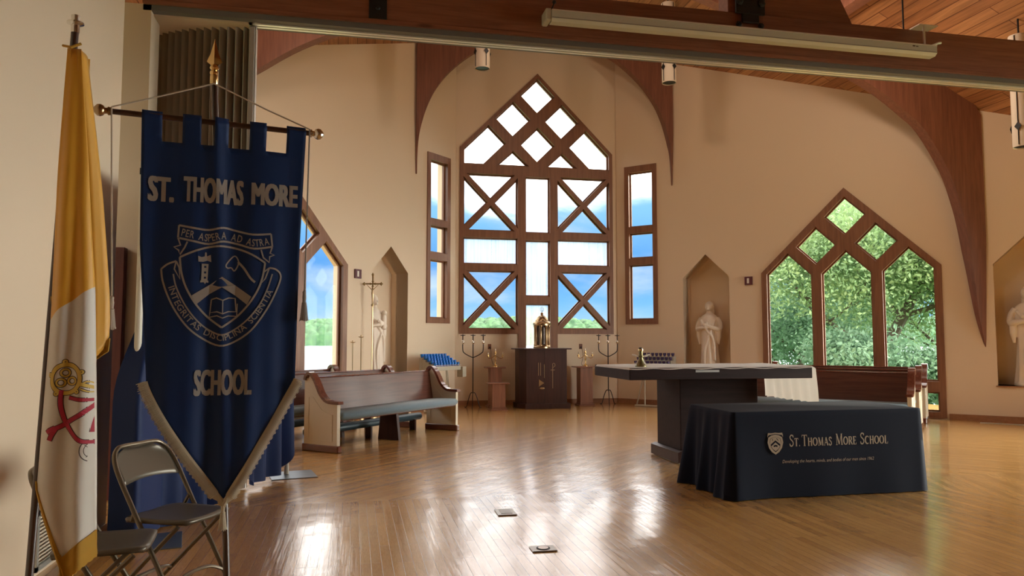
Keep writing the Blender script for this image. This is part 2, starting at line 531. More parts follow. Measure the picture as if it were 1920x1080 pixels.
FLOOR_ROUGH, FLOOR_COAT = .27, .75
M = dict(
    wall=mat('cream_plaster', (.71, .58, .43), .7, bump=.08, bscale=90),
    beam=wood('red_brown_beam', (.20, .075, .045), (.34, .135, .08), 'x', .5, knots=True),
    rib=wood('laminated_arch', (.15, .055, .034), (.25, .10, .058), 'z', .5),
    frame=wood('oak_window_frame', (.17, .07, .036), (.28, .13, .066), 'z', .42),
    base=wood('oak_baseboard', (.26, .12, .055), (.36, .17, .08), 'x', .5),
    ceil=plank_ceiling(), floor=plank_floor(),
    pane=glass_mat('clear_pane'), cross=glass_mat('milky_pane', (1, .95, .97), .30, (1, .93, .98)),
    dark=wood('dark_walnut', (.035, .014, .012), (.065, .026, .020), 'z', .4, coat=.0, spec=.3),
    altar=wood('altar_walnut', (.020, .010, .010), (.036, .017, .016), 'x', .55, coat=.0, spec=.18),
    pewwood=wood('pew_mahogany', (.075, .022, .014), (.15, .05, .03), 'x', .42, coat=.12, spec=.35),
    cap=wood('pew_cap_mahogany', (.10, .028, .018), (.19, .06, .035), 'y', .2, coat=.7),
    cream=mat('cream_paint', (.66, .60, .47), .45),
    cushion=mat('slate_blue_cushion', (.16, .24, .30), .85, sheen=.3, bump=.2, bscale=300),
    kneel=mat('dark_teal_vinyl', (.02, .05, .07), .45),
    iron=mat('black_iron', (.035, .028, .028), .45, .6),
    brass=mat('polished_brass', (.78, .55, .25), .18, 1.0),
    gold=mat('gold_gilt', (.46, .32, .18), .28, 1.0),
    silver=mat('silver', (.75, .72, .66), .2, 1.0),
    chrome=mat('pale_aluminium', (.72, .72, .70), .35, .8),
    black=mat('black_metal', (.02, .02, .022), .5, .3),
    white=mat('white_enamel', (.72, .70, .60), .4),
    linen=translucent(mat('white_linen', (.82, .78, .72), .85, sheen=.2, bump=.3, bscale=150), (.85, .78, .68), .3),
    navy=mat('navy_polyester', (.005, .009, .024), .85, spec=.2, sheen=.06, bump=.1, bscale=400),
    banner=mat('royal_blue_satin', (.004, .026, .115), .6, spec=.3, sheen=.05, bump=.15, bscale=500),
    drape=mat('blue_drape', (.004, .020, .095), .6, spec=.3, sheen=.06, bump=.1, bscale=300),
    felt=mat('grey_felt', (.33, .31, .29), .9),
    fringe=mat('cream_fringe', (.50, .45, .34), .9),
    print_=mat('tan_print', (.42, .36, .28), .8),
    yellow=mat('yellow_nylon', (.72, .36, .018), .5, sheen=.3, trans=.2),
    whitef=mat('white_nylon', (.66, .62, .56), .55, sheen=.3),
    goldf=mat('gold_fringe', (.50, .28, .03), .8),
    red=mat('crimson_print', (.42, .02, .05), .7),
    goldp=mat('gold_print', (.62, .42, .08), .6),
    ink=mat('dark_ink', (.06, .04, .03), .7),
    polewood=wood('dark_pole', (.03, .014, .01), (.07, .03, .02), 'z', .3, coat=.5),
    chair=mat('bronze_steel', (.17, .14, .10), .3, .75),
    chairp=mat('taupe_enamel', (.11, .092, .068), .35, .35),
    rubber=mat('black_rubber', (.02, .02, .02), .8),
    accord=mat('grey_vinyl', (.36, .33, .30), .6),
    statue=mat('white_marble', (.78, .70, .60), .5),
    bluegl=mat('cobalt_glass', (.0, .16, .62), .12, spec=.8),
    purplegl=mat('violet_glass', (.045, .025, .11), .15, spec=.8),
    rack=mat('brushed_brass_tray', (.46, .42, .33), .45, .4),
    plaque=mat('maroon_panel', (.10, .02, .03), .5),
    paper=mat('pale_card', (.75, .72, .68), .8),
    screen=mat('screen_case', (.62, .63, .56), .45),
    track=mat('white_track', (.85, .83, .78), .3, .4),
    greyp=mat('grey_header', (.16, .155, .15), .6),
    ped=wood('pedestal_oak', (.16, .06, .035), (.27, .11, .06), 'z', .35, coat=.3),
    bark=mat('bark', (.10, .075, .055), .9, bump=.5, bscale=8),
    vent=mat('vent_steel', (.45, .45, .42), .4, .5),
    lamp=mat('parchment_shade', (.78, .68, .56), .7),
)

# ------------------------------------------------------------------ the room
AX = 3.845                      # the room's axis
def roofz(x): return 8.57 - .5 * abs(x - AX)
# wall frames: (s, z, depth towards the room) -> world
def fr_apse(s, z, t): return (AX + s, 15.44 - t, z)
def fr_right(s, z, t): return (8.89 + s * R2 - t * R2, 12.15 - s * R2 - t * R2, z)
def fr_left(s, z, t): return (-1.20 + s * R2 + t * R2, 12.15 + s * R2 - t * R2, z)
def rect(a, b, c, d): return [(a, c), (b, c), (b, d), (a, d)]

# --- apse window
AW_OUT = [(-1.69, 1.48), (-.43, 1.48), (-.43, 1.02), (.43, 1.02), (.43, 1.48), (1.69, 1.48), (1.69, 5.43), (0, 7.13), (-1.69, 5.43)]
def diamond(c, z, h): return [(c, z - h), (c + h, z), (c, z + h), (c - h, z)]
h = .385
AWH = [diamond(0, 6.63, h), diamond(-.54, 6.09, h), diamond(.54, 6.09, h), diamond(0, 5.55, h)]
for sgn in (-1, 1):
    AWH.append([(sgn * a, b) for a, b in [(1.61, 5.08), (1.61, 5.40), (1.08, 5.93), (.695, 5.55), (1.165, 5.08)]])
    AWH.append([(sgn * a, b) for a, b in [(.19, 5.08), (.54, 5.40), (.89, 5.08)]])
def xpanel(x0, x1, z0, z1, b=.047):
    mx_, mz = (x0 + x1) / 2, (z0 + z1) / 2
    k = (z1 - z0) / (x1 - x0); ox = b * math.hypot(1, k) / k; oz = b * math.hypot(1, k)
    return [[(x0 + ox, z1), (x1 - ox, z1), (mx_, mz + oz)], [(x0 + ox, z0), (x1 - ox, z0), (mx_, mz - oz)],
            [(x0, z0 + oz), (x0, z1 - oz), (mx_ - ox, mz)], [(x1, z0 + oz), (x1, z1 - oz), (mx_ + ox, mz)]]
AWC = []                        # the panes that make the cross
for sgn in (-1, 1):
    a, b = sorted((sgn * .44, sgn * 1.61))
    AWH += xpanel(a, b, 3.66, 4.87); AWH += xpanel(a, b, 1.58, 2.81)
    AWC.append(rect(a, b, 2.95, 3.51))
AWC += [rect(-.27, .27, 3.64, 4.85), rect(-.27, .27, 2.28, 3.48), rect(-.27, .27, 1.12, 2.12)]
# --- side gothic windows
GW_OUT = [(-1.53, .02), (1.53, .02), (1.53, 2.66), (0, 4.18), (-1.53, 2.66)]
GWH = [diamond(0, 3.66, .36), diamond(-.515, 3.13, .36), diamond(.515, 3.13, .36),
       [(-.43, .64), (.43, .64), (.43, 2.60), (0, 3.02), (-.43, 2.60)]]
for sgn in (-1, 1):
    GWH.append([(sgn * a, b) for a, b in [(.60, .64), (1.43, .64), (1.43, 2.63), (1.03, 3.02), (.60, 2.60)]])
    GWH.append(rect(*sorted((sgn * .60, sgn * 1.43)), .12, .46))
GWH.append(rect(-.43, .43, .12, .46))
# --- narrow windows
NW_R = rect(-4.42, -3.68, 1.69, 5.12)
NWH_R = [rect(-4.32, -3.78, 3.79, 4.98), rect(-4.32, -3.78, 3.11, 3.65), rect(-4.32, -3.78, 1.79, 2.96)]
def mir(p): return [(-a, b) for a, b in p]
NW_L, NWH_L = mir(NW_R), [mir(q) for q in NWH_R]
def niche(c, z0=.60): return [(c - .48, z0), (c + .48, z0), (c + .48, 2.63), (c, 3.10), (c - .48, 2.63)]
NI_R, NI_R2, NI_L, NI_L2 = niche(-2.65), niche(2.76), niche(2.65), niche(-2.76)

def shrink(poly, k=.03):
    cx = sum(p[0] for p in poly) / len(poly); cz = sum(p[1] for p in poly) / len(poly)
    return [(x - math.copysign(k, x - cx), z - math.copysign(k, z - cz)) for x, z in poly]

def wall_plate(name, outer, holes, fr, th=.30):
    vs, fs = plate_mesh(outer, holes, -th, 0, fr)
    o = struct(MB().add(vs, fs), name, M['wall']); return o

aps = [(-2.0, 0), (2.0, 0), (2.0, roofz(AX + 2.0) + .05), (0, 8.62), (-2.0, roofz(AX + 2.0) + .05)]
wall_plate('wall_apse', aps, [[(-1.66, 1.51), (-.40, 1.51), (-.40, 1.05), (.40, 1.05), (.40, 1.51), (1.66, 1.51), (1.66, 5.42), (0, 7.09), (-1.66, 5.42)]], fr_apse)
sr0, sr1 = -4.62, 3.6
def rz_s(s): return roofz(8.89 + s * R2) + .05
wr = [(sr0, 0), (sr1, 0), (sr1, rz_s(sr1)), (sr0, rz_s(sr0))]
gwo = [(-1.50, .04), (1.50, .04), (1.50, 2.65), (0, 4.14), (-1.50, 2.65)]
wall_plate('wall_right', wr, [gwo, shrink(NW_R), NI_R, NI_R2], fr_right)
wall_plate('wall_left', mir(wr), [gwo, shrink(NW_L), NI_L, NI_L2], fr_left)

def window(name, outer, holes, fr, milky=()):
    e = thing(name, None, None, fr(0, 0, 0), kind='structure')
    o = Vector(e.location)
    g = lambda s, z, t: tuple(Vector(fr(s, z, t)) - o)
    vs, fs = plate_mesh(outer, list(holes) + list(milky), -.13, .025, g)
    f = MB().add(vs, fs).build('window_frame', M['frame'], e)
    mb = MB(); mc = MB()
    def pane(mbx, poly):
        n = len(poly)
        mbx.add([g(a, b, -.075) for a, b in poly], [tuple(range(n))])
    for p in holes: pane(mb, p)
    mb.build('window_glass', M['pane'], e)
    if milky:
        for p in milky: pane(mc, p)
        tag(mc.build('cross_glass', M['cross'], e), 'milky panes that make a cross')
    # thin inner sash bead around every pane
    sb = MB()
    for p in list(holes) + list(milky):
        n = len(p); cx = sum(q[0] for q in p) / n; cz = sum(q[1] for q in p) / n
        q2 = [(a + (cx - a) * .0, b + (cz - b) * .0) for a, b in p]
        ins = inset(q2, .028)
        for i in range(n):
            j = (i + 1) % n
            a, b, c, d = q2[i], q2[j], ins[j], ins[i]
            sb.add([g(*a, -.06), g(*b, -.06), g(*c, -.06), g(*d, -.06), g(*a, -.09), g(*b, -.09), g(*c, -.09), g(*d, -.09)],
                   [(0, 1, 2, 3), (7, 6, 5, 4), (2, 3, 7, 6), (0, 1, 5, 4)])
    sb.build('sash_bead', M['frame'], e)
    return e

def inset(poly, d):
    n = len(poly)
    A = sum(poly[i][0] * poly[(i + 1) % n][1] - poly[(i + 1) % n][0] * poly[i][1] for i in range(n))
    sg = 1 if A > 0 else -1; out = []
    for i in range(n):
        p0, p1, p2 = poly[i - 1], poly[i], poly[(i + 1) % n]
        def nrm(a, b):
            dx, dy = b[0] - a[0], b[1] - a[1]; l = math.hypot(dx, dy); return (-dy / l * sg, dx / l * sg)
        n1, n2 = nrm(p0, p1), nrm(p1, p2)
        k = 1 + n1[0] * n2[0] + n1[1] * n2[1]
        out.append((p1[0] + (n1[0] + n2[0]) / k * d, p1[1] + (n1[1] + n2[1]) / k * d))
    return out

window('window_1', AW_OUT, AWH, fr_apse, AWC)
window('window_2', GW_OUT, GWH, fr_right)
window('window_3', GW_OUT, GWH, fr_left)
window('window_4', NW_R, NWH_R, fr_right)
window('window_5', NW_L, NWH_L, fr_left)

# niches: recess shells with a thin wooden sill
def niche_shell(name, poly, fr, d=.42):
    mb = MB(); n = len(poly)
    vs = [fr(a, b, 0) for a, b in poly] + [fr(a, b, -d) for a, b in poly]
    fs = [(i, (i + 1) % n, n + (i + 1) % n, n + i) for i in range(n)] + [tuple(range(n, 2 * n))]
    struct(mb.add(vs, fs), name, M['wall'])
    c = sum(p[0] for p in poly) / n; z0 = poly[0][1]
    s = MB(); q = [(poly[0][0] - .03, z0 - .022), (poly[1][0] + .03, z0 - .022), (poly[1][0] + .03, z0), (poly[0][0] - .03, z0)]
    s.prism(q, fr, .025, -d + .002)
    struct(s, 'trim_niche', M['base'])
niche_shell('wall_niche', NI_R, fr_right); niche_shell('wall_niche', NI_R2, fr_right)
niche_shell('wall_niche', NI_L, fr_left)

# remaining walls: nave sides and back, near pier at the left
XR, XL = 8.89 + sr1 * R2, -1.20 - sr1 * R2
YS = 12.15 - sr1 * R2
def fr_xr(s, z, t): return (XR - t, s, z)
def fr_xl(s, z, t): return (XL + t, s, z)
gw = lambda c: [(c - 1.5, .3), (c + 1.5, .3), (c + 1.5, 2.6), (c, 4.1), (c - 1.5, 2.6)]
wall_plate('wall_nave_right', rect(-8, YS, 0, roofz(XR) + .05), [gw(6.9), gw(3.4)], fr_xr)  # window openings added in this unseen wall to let side light in
wall_plate('wall_nave_left', rect(7.1, YS, 0, roofz(XL) + .05), [], fr_xl)
def fr_back(s, z, t): return (s, -8 + t, z)
wall_plate('wall_back', [(-1.9, 0), (XR, 0), (XR, roofz(XR) + .05), (AX, 8.62), (-1.9, roofz(-1.9) + .05)], [], fr_back)
struct(MB().box(-2.05, -1.78, -8, 6.17, 0, 5.8), 'wall_pier', M['wall'])
# jamb wall at the partition line
struct(MB().box(XL, -1.83, 7.12, 7.42, 0, 4.40), 'wall_jamb', M['wall'])
struct(MB().box(XL, -2.05, 6.0, 6.17, 0, 5.8), 'wall_recess', M['wall'])

# floor
f = MB().box(XL - .5, XR + .5, -8.3, 16, -.25, 0)
struct(f, 'floor', M['floor'])
# ceiling: two slopes, cut to the plan of the walls with a small overhang
def slope(sg):
    pl_ = [(0, -8.3), (8.1, -8.3), (8.1, 9.9), (2.3, 15.85), (0, 15.85)]
    pl_ = [(sg * x, y) for x, y in pl_]
    mb = MB().prism(pl_, lambda u, v, t: (u, v + 8.3, t - .5 * abs(u)), 0, .25)
    o = struct(mb, 'ceiling', M['ceil']); o.location = (AX, -8.3, 8.57)
slope(1); slope(-1)

# arches
def arch(name, inner, xo, y0, y1, ztop=0):
    pts = smooth_path(inner, 4)
    full = [(-a, b) for a, b in pts] + [(a, b) for a, b in reversed(pts)][1:]
    # strip of quads between the inner curve and the outer line (vertical leg, then roof slope)
    def outer(a, b):
        return None
    mb = MB(); n = len(pts)
    for sg in (-1, 1):
        vs = []
        for i, (a, b) in enumerate(pts):
            k = i / (n - 1)
            if k < .45: oa = xo; ob = pts[0][1] + (8.57 - .5 * xo - pts[0][1]) * (k / .45)
            else:
                oa = xo * (1 - (k - .45) / .55); ob = 8.57 - .5 * oa
            ym, yh = (y0 + y1) / 2, (y1 - y0) / 2 * min(1, .08 + k / .22)
            for y in (ym - yh, ym + yh):
                vs += [(AX + sg * a, y, b), (AX + sg * oa, y, ob)]
        fs = []
        for i in range(n - 1):
            q, r = 4 * i, 4 * (i + 1)
            fs += [(q, q + 1, r + 1, r), (q + 2, q + 3, r + 3, r + 2), (q, q + 2, r + 2, r), (q + 1, q + 3, r + 3, r + 1)]
        fs.append((0, 1, 3, 2))
        mb.add(vs, fs)
    return struct(mb, name, M['rib'])
arch('trim_arch', [(2.665, 4.60), (2.66, 5.02), (2.635, 5.35), (2.57, 5.65), (2.47, 5.97), (2.33, 6.28), (2.14, 6.56), (1.90, 6.82), (1.53, 7.12), (1.14, 7.33), (.6, 7.55), (0, 7.66)], 2.69, 14.42, 14.58)
arch('trim_arch', [(6.545, 1.24), (6.41, 1.77), (6.30, 2.53), (6.185, 3.20), (6.07, 3.66), (5.86, 4.22), (5.44, 4.86), (5.08, 5.15), (4.60, 5.47), (4.0, 5.76), (3.0, 6.2), (1.5, 6.75), (0, 7.1)], 6.56, 10.55, 10.75)

# roof timbers: purlins, main tie beam, king post with steel
struct(MB().box(-1.9, XR, 7.10, 7.36, 4.435, 4.86, bev=.006), 'beam_tie', M['beam'])
struct(MB().box(-1.9, XR, 7.09, 7.37, 4.40, 4.434), 'trim_ledge', M['beam'])
struct(MB().box(-1.9, XR, 7.12, 7.36, 4.345, 4.399), 'trim_header', M['greyp'])
tr = MB().box(-1.0, XR, 7.20, 7.235, 4.33, 4.345).box(-1.0, XR, 7.255, 7.29, 4.33, 4.345)
struct(tr, 'trim_track', M['track'])
struct(MB().box(3.88, 4.30, 7.12, 7.34, 4.861, 8.2, bev=.01), 'beam_post', M['beam'])
struct(MB().add(*plate_mesh([(4.30, 4.861), (5.4, 4.861), (4.30, 7.0)], [], 7.14, 7.32, lambda a, b, t: (a, t, b))), 'beam_brace', M['beam'])
for x0, w_ in ((7.35, .24), (.25, .24)):
    struct(MB().box(x0 - .12, x0 + .12, -8, 11.0, roofz(x0) - .42, roofz(x0) - .02), 'beam_purlin', M['rib'])
sp = MB().add(*plate_mesh([(-2.5, 4.40), (-1.93, 4.40), (-1.3, 4.40), (-.95, 4.40)], [], 0, .01, lambda a, b, t: (a, 7.2, b))) if 0 else MB()
sp.add([(-2.4, 7.42, 4.33), (-1.9, 7.20, 4.33), (-.97, 7.20, 4.33), (-.97, 7.45, 4.33), (-2.0, 8.3, 4.33), (-2.6, 8.3, 4.33),
        (-2.4, 7.42, 4.40), (-1.9, 7.20, 4.40), (-.97, 7.20, 4.40), (-.97, 7.45, 4.40), (-2.0, 8.3, 4.40), (-2.6, 8.3, 4.40)],
       [(5, 4, 3, 2, 1, 0), (6, 7, 8, 9, 10, 11)] + [(i, (i + 1) % 6, 6 + (i + 1) % 6, 6 + i) for i in range(6)])
struct(sp, 'trim_soffit', M['wall'])

st = thing('steel_hanger', 'dark steel bracket with two bolts where the post meets the roof beam', 'bracket', (4.11, 7.09, 4.86))
MB().box(-.17, .17, -.03, .0, -.02, .35, bev=.005).build('plate', M['black'], st)
MB().box(-.10, .10, -.035, -.001, -.12, -.02, bev=.01).build('tongue', M['black'], st)
for sx in (-.13, .13):
    b = MB(); b.T = Matrix.Translation((sx, 0, -.135)) @ Matrix.Rotation(PI / 2, 4, 'X'); b.lathe([(.036, .0), (.036, .012), (.02, .02), (.02, .035)], n=6)
    b.build('bolt', M['black'], st)
    b = MB(); b.T = Matrix.Translation((sx, 0, .1)) @ Matrix.Rotation(PI / 2, 4, 'X'); b.lathe([(.04, .03), (.04, .045), (.02, .06)], n=6)
    b.build('bolt', M['black'], st)
st = thing('steel_strap', 'dark steel strap on the left part of the roof beam above the lamp', 'bracket', (.19, 7.094, 4.44))
MB().box(-.085, .085, -.012, .003, .0, .42, bev=.003).build('strap', M['black'], st)
for z in (.1, .26):
    b = MB(); b.T = Matrix.Translation((0, -.012, z)) @ Matrix.Rotation(PI / 2, 4, 'X'); b.lathe([(.022, 0), (.022, .008), (.012, .014)], n=6); b.build('bolt', M['black'], st)

# baseboards
def bb(name, fr, a, b):
    struct(MB().prism(rect(a, b, 0, .10), fr, .0, .02), name, M['base'])
bb('baseboard_apse', fr_apse, -1.775, 1.775)
bb('baseboard_right', fr_right, sr0, -1.56); bb('baseboard_right', fr_right, 1.56, sr1)
bb('baseboard_left', fr_left, 1.56, -sr0); bb('baseboard_left', fr_left, -sr1, -1.56)

# ------------------------------------------------------------------ outdoors
def stuffmat(name, c1, c2, scale, rough=.9, tr=0.0, detail=5.0, coord='Object'):
    m = bpy.data.materials.new(name); m.use_nodes = True
    t = m.node_tree; b = t.nodes['Principled BSDF']
    tcn = N(t, 'ShaderNodeTexCoord'); n = N(t, 'ShaderNodeTexNoise', inp={'Scale': scale, 'Detail': detail})
    t.links.new(tcn.outputs[coord], n.inputs['Vector'])
    r = ramp(t, [(.3, c1), (.7, c2)]); t.links.new(n.outputs['Fac'], r.inputs[0]); t.links.new(r.outputs[0], b.inputs['Base Color'])
    b.inputs['Roughness'].default_value = rough
    if tr:
        tl = N(t, 'ShaderNodeBsdfTranslucent'); t.links.new(r.outputs[0], tl.inputs[0])
        mx = N(t, 'ShaderNodeMixShader'); mx.inputs[0].default_value = tr
        o = t.nodes['Material Output']
        t.links.new(b.outputs[0], mx.inputs[1]); t.links.new(tl.outputs[0], mx.inputs[2]); t.links.new(mx.outputs[0], o.inputs[0])
    return m
lake = stuffmat('lake_water', (.22, .30, .30), (.30, .37, .37), .05, .25)
struct(MB().add([(-1200, 45, -5), (1600, 45, -5), (1600, 1600, -5), (-1200, 1600, -5)], [(0, 1, 2, 3)]), 'ground_lake', lake)
lawn = stuffmat('lawn', (.05, .11, .03), (.10, .20, .05), 1.5)
gx = [(-60, 8), (-60, 60), (90, 60), (90, -20)]
g = MB(); vs = []
NX, NY = 30, 14
for j in range(NY + 1):
    for i in range(NX + 1):
        x = -60 + 150 * i / NX; y = -12 + 70 * j / NY
        d = max(0, y - 16, x - 12)
        vs.append((x, y, -.35 - d * .11 + .15 * math.sin(x * .4) * math.cos(y * .3)))
g.add(vs, [(j * (NX + 1) + i, j * (NX + 1) + i + 1, (j + 1) * (NX + 1) + i + 1, (j + 1) * (NX + 1) + i) for j in range(NY) for i in range(NX)])
struct(g, 'ground_lawn', lawn)

# far shore: a wooded ridge with tree crowns
def hills():
    rs = np.random.RandomState(3)
    na, nr = 1500, 34
    az = np.radians(np.linspace(-32, 60, na)); rr = 740 + np.linspace(0, 1, nr) ** 1.2 * 130
    A, Rr = np.meshgrid(az, rr, indexing='ij')
    s = A * 760; r = Rr - 740
    cell = 6.5
    ci, cj = np.floor(s / cell).astype(int), np.floor(r / cell).astype(int)
    jit = rs.rand(500, 60, 3)
    bump = np.zeros_like(s)
    for di in (-1, 0, 1):
        for dj in (-1, 0, 1):
            a, b = ci + di, cj + dj
            J = jit[(a + 200) % 500, (b + 5) % 60]
            cx, cy = (a + J[..., 0]) * cell, (b + J[..., 1]) * cell
            d = np.hypot(s - cx, r - cy)
            R_ = 3.4 + 2.2 * J[..., 2]
            bump = np.maximum(bump, np.sqrt(np.clip(1 - (d / R_) ** 2, 0, 1)) * (3.5 + 4 * J[..., 2]))
    prof = np.interp(r, [0, 6, 30, 70, 130], [0, 5, 12, 19, 21])
    long_ = 1 + .18 * np.sin(s * .011 + .6) + .10 * np.sin(s * .031 + 2) + .12 * np.sin(s * .0047)
    z = -5.2 + prof * long_ + bump * np.clip(r / 5, .25, 1)
    z[:, 0] = -5.6
    vs = np.stack([Rr * np.sin(A), Rr * np.cos(A), z], -1).reshape(-1, 3)
    i, j = np.meshgrid(np.arange(na - 1), np.arange(nr - 1), indexing='ij')
    q = (i * nr + j).ravel()
    fs = np.stack([q, q + nr, q + nr + 1, q + 1], 1)
    me = bpy.data.meshes.new('hills'); me.from_pydata(vs.tolist(), [], fs.tolist())
    me.materials.append(stuffmat('far_woods', (.016, .055, .022), (.055, .125, .045), .22, .95, 0, 6))
    me.polygons.foreach_set('use_smooth', [True] * len(me.polygons))
    o = link('hills', me); tag(o, kind='structure')
hills()

def tree(name, label, base, trunk_h, crown, rad, nleaf, lsize, mleaf, seed, group=None, spread=1.0, prune=None):
    rs = np.random.RandomState(seed)
    e = thing(name, label, 'tree', base, 0, group)
    mb = MB(); clusters = []
    def limb(p, d, ln, r, lev):
        pts = [Vector(p)]; dd = Vector(d).normalized()
        for k in range(5):
            dd = (dd + Vector(rs.uniform(-.22, .22, 3)) + Vector((0, 0, .04 * lev))).normalized()
            pts.append(pts[-1] + dd * ln / 5)
        rr = [r * (1 - .13 * i) for i in range(6)]
        mb.tube([tuple(q) for q in pts], rr, 7 if lev < 2 else 5)
        if lev >= 2: clusters.append((pts[-1], ln)); clusters.append((pts[3], ln))
        if lev < 3:
            for k in range(4 if lev else 8):
                i = rs.randint(2, 6); a = rs.uniform(0, 2 * PI)
                nd = (dd * (.45 if lev else .35) + Vector((math.cos(a), math.sin(a), rs.uniform(-.15, .5)))).normalized()
                limb(pts[i], nd, ln * rs.uniform(.5, .72) * (1.0 if lev else spread), rr[i] * .55, lev + 1)
    limb((0, 0, 0), (0, 0, 1), trunk_h, rad, 0)
    mb.build('trunk', M['bark'], e, True)
    C = np.array([list(c) for c, _ in clusters])
    k = len(C); idx = rs.randint(0, k, nleaf)
    off = rs.normal(0, 1, (nleaf, 3)); off /= (np.linalg.norm(off, axis=1, keepdims=True) + 1e-6); off *= rs.rand(nleaf, 1) ** .5 * crown
    off[:, 2] *= .6
    P = C[idx] + off
    if prune is not None:      # crown kept off the lake view: pruned back on its left side
        az = np.degrees(np.arctan2(P[:, 0] + base[0], P[:, 1] + base[1])); P = P[az > prune + rs.normal(0, .5, nleaf)]; nleaf = len(P)
    a = rs.normal(0, 1, (nleaf, 3)); a /= np.linalg.norm(a, axis=1, keepdims=True)
    b = rs.normal(0, 1, (nleaf, 3)); b -= a * (a * b).sum(1, keepdims=True); b /= np.linalg.norm(b, axis=1, keepdims=True)
    sz = lsize * rs.uniform(.6, 1.3, (nleaf, 1))
    V = np.stack([P - a * sz, P + b * sz * .5, P + a * sz, P - b * sz * .5], 1).reshape(-1, 3)
    F = np.arange(nleaf * 4).reshape(-1, 4)
    me = bpy.data.meshes.new('foliage'); me.from_pydata(V.tolist(), [], F.tolist()); me.materials.append(mleaf)
    link('foliage', me, e)
    return e
leafm = stuffmat('leaf_green', (.11, .21, .09), (.33, .46, .21), .9, .55, .4)
leafd = stuffmat('leaf_blue_green', (.09, .19, .11), (.22, .36, .22), 1.1, .6, .4)
leafy = stuffmat('leaf_yellow_green', (.13, .21, .03), (.26, .33, .07), 2.0, .6, .4)
tree('maple_tree', 'big spreading green tree filling the view outside the right gothic window', (15.0, 19.6, -1.6), 6.6, 1.7, .26, 80000, .066, leafm, 4, spread=.85, prune=28.6)
tree('maple_tree', 'yellow-green tree outside the right gothic window, right of the big tree', (19.6, 19.4, -2.2), 5.6, 1.5, .2, 50000, .07, leafm, 9, spread=.9)
tree('maple_tree', 'darker tree outside the right gothic window, behind the left lancet', (17.2, 27.5, -3.0), 6.4, 1.9, .2, 42000, .095, leafd, 13, spread=.9, prune=28.6)
tree('hedge_shrub', 'low green shrub outside at the foot of the right gothic window, under the big tree', (13.9, 17.0, -1.1), 1.7, .9, .05, 26000, .07, leafd, 33, prune=29)
tree('shore_bush', 'yellow-green bush by the lake, seen low behind the golden tabernacle', (11.2, 48.0, -4.8), 1.6, .9, .06, 9000, .10, leafy, 21)

# ------------------------------------------------------------------ ceiling lamps
def pendant(x, y, zb, label, r=.13, L=1.5, watts=0, group=None):
    top = roofz(x) - .0
    e = thing('pendant_lamp', label, 'lamp', (x, y, zb), 0, group)
    L = min(L, top - zb - .15)
    MB().lathe([(r, 0), (r, L), (r - .006, L), (r - .006, 0)], cap=False, n=28).build('lamp_shade', M['lamp'], e, True)
    MB().lathe([(r - .008, .015), (r - .008, .03), (r - .03, .05), (r - .035, .12)], n=24).build('baffle', M['black'], e, True)
    MB().tube([(0, 0, L), (0, 0, top - zb)], .012).build('stem', M['black'], e)
    MB().lathe([(.0, L - .01), (r - .004, L - .01), (r - .004, L), (.0, L)], n=24, cap=False).build('cap', M['lamp'], e)
    for k in range(4):
        a = PI / 2 * k + .35
        c, s_ = math.cos(a), math.sin(a); mb = MB()
        mb.tube([(c * (r + .006), s_ * (r + .006), .02), (c * (r + .006), s_ * (r + .006), L - .02)], .006, 6)
        mb.T = Matrix.Translation((c * (r + .008), s_ * (r + .008), .28)) @ Matrix.Rotation(a, 4, 'Z')
        mb.add([(0, -.045, 0), (0, 0, -.06), (0, .045, 0), (0, 0, .06), (.008, -.045, 0), (.008, 0, -.06), (.008, .045, 0), (.008, 0, .06)], [(0, 1, 2, 3), (4, 5, 6, 7), (0, 1, 5, 4), (1, 2, 6, 5), (2, 3, 7, 6), (3, 0, 4, 7)])
        mb.build('cross_bar', M['black'], e)
    if watts:
        ld = bpy.data.lights.new('fill_light', 'POINT'); ld.energy = watts; ld.color = FILL_COL; ld.shadow_soft_size = .12
        lo = bpy.data.objects.new('fill_light', ld); COL.objects.link(lo); lo.location = (x, y, zb - .14)
    return e
FILL_COL = (1.0, .78, .60)
FILL_W = 52
pendant(2.13, 12.5, 6.05, 'cylindrical pendant lamp with dark cross, left of the tall apse window peak')
pendant(5.60, 12.5, 6.05, 'cylindrical pendant lamp with dark cross, right of the tall apse window peak')
pendant(9.17, 8.6, 4.06, 'pale cylindrical pendant lamp at the right edge of the picture', L=1.6)
for x, y, z in ((1.3, 9.6, 6.2), (6.4, 9.6, 6.2), (3.845, 11.0, 6.9), (-.6, 8.9, 5.6), (7.8, 9.2, 5.25)):  # extra pendants, added out of view to brighten the sanctuary
    pendant(x, y, z, 'added pendant lamp, out of view behind the roof beam, lighting the sanctuary', watts=FILL_W, L=.45, group='added fill pendants above the sanctuary')

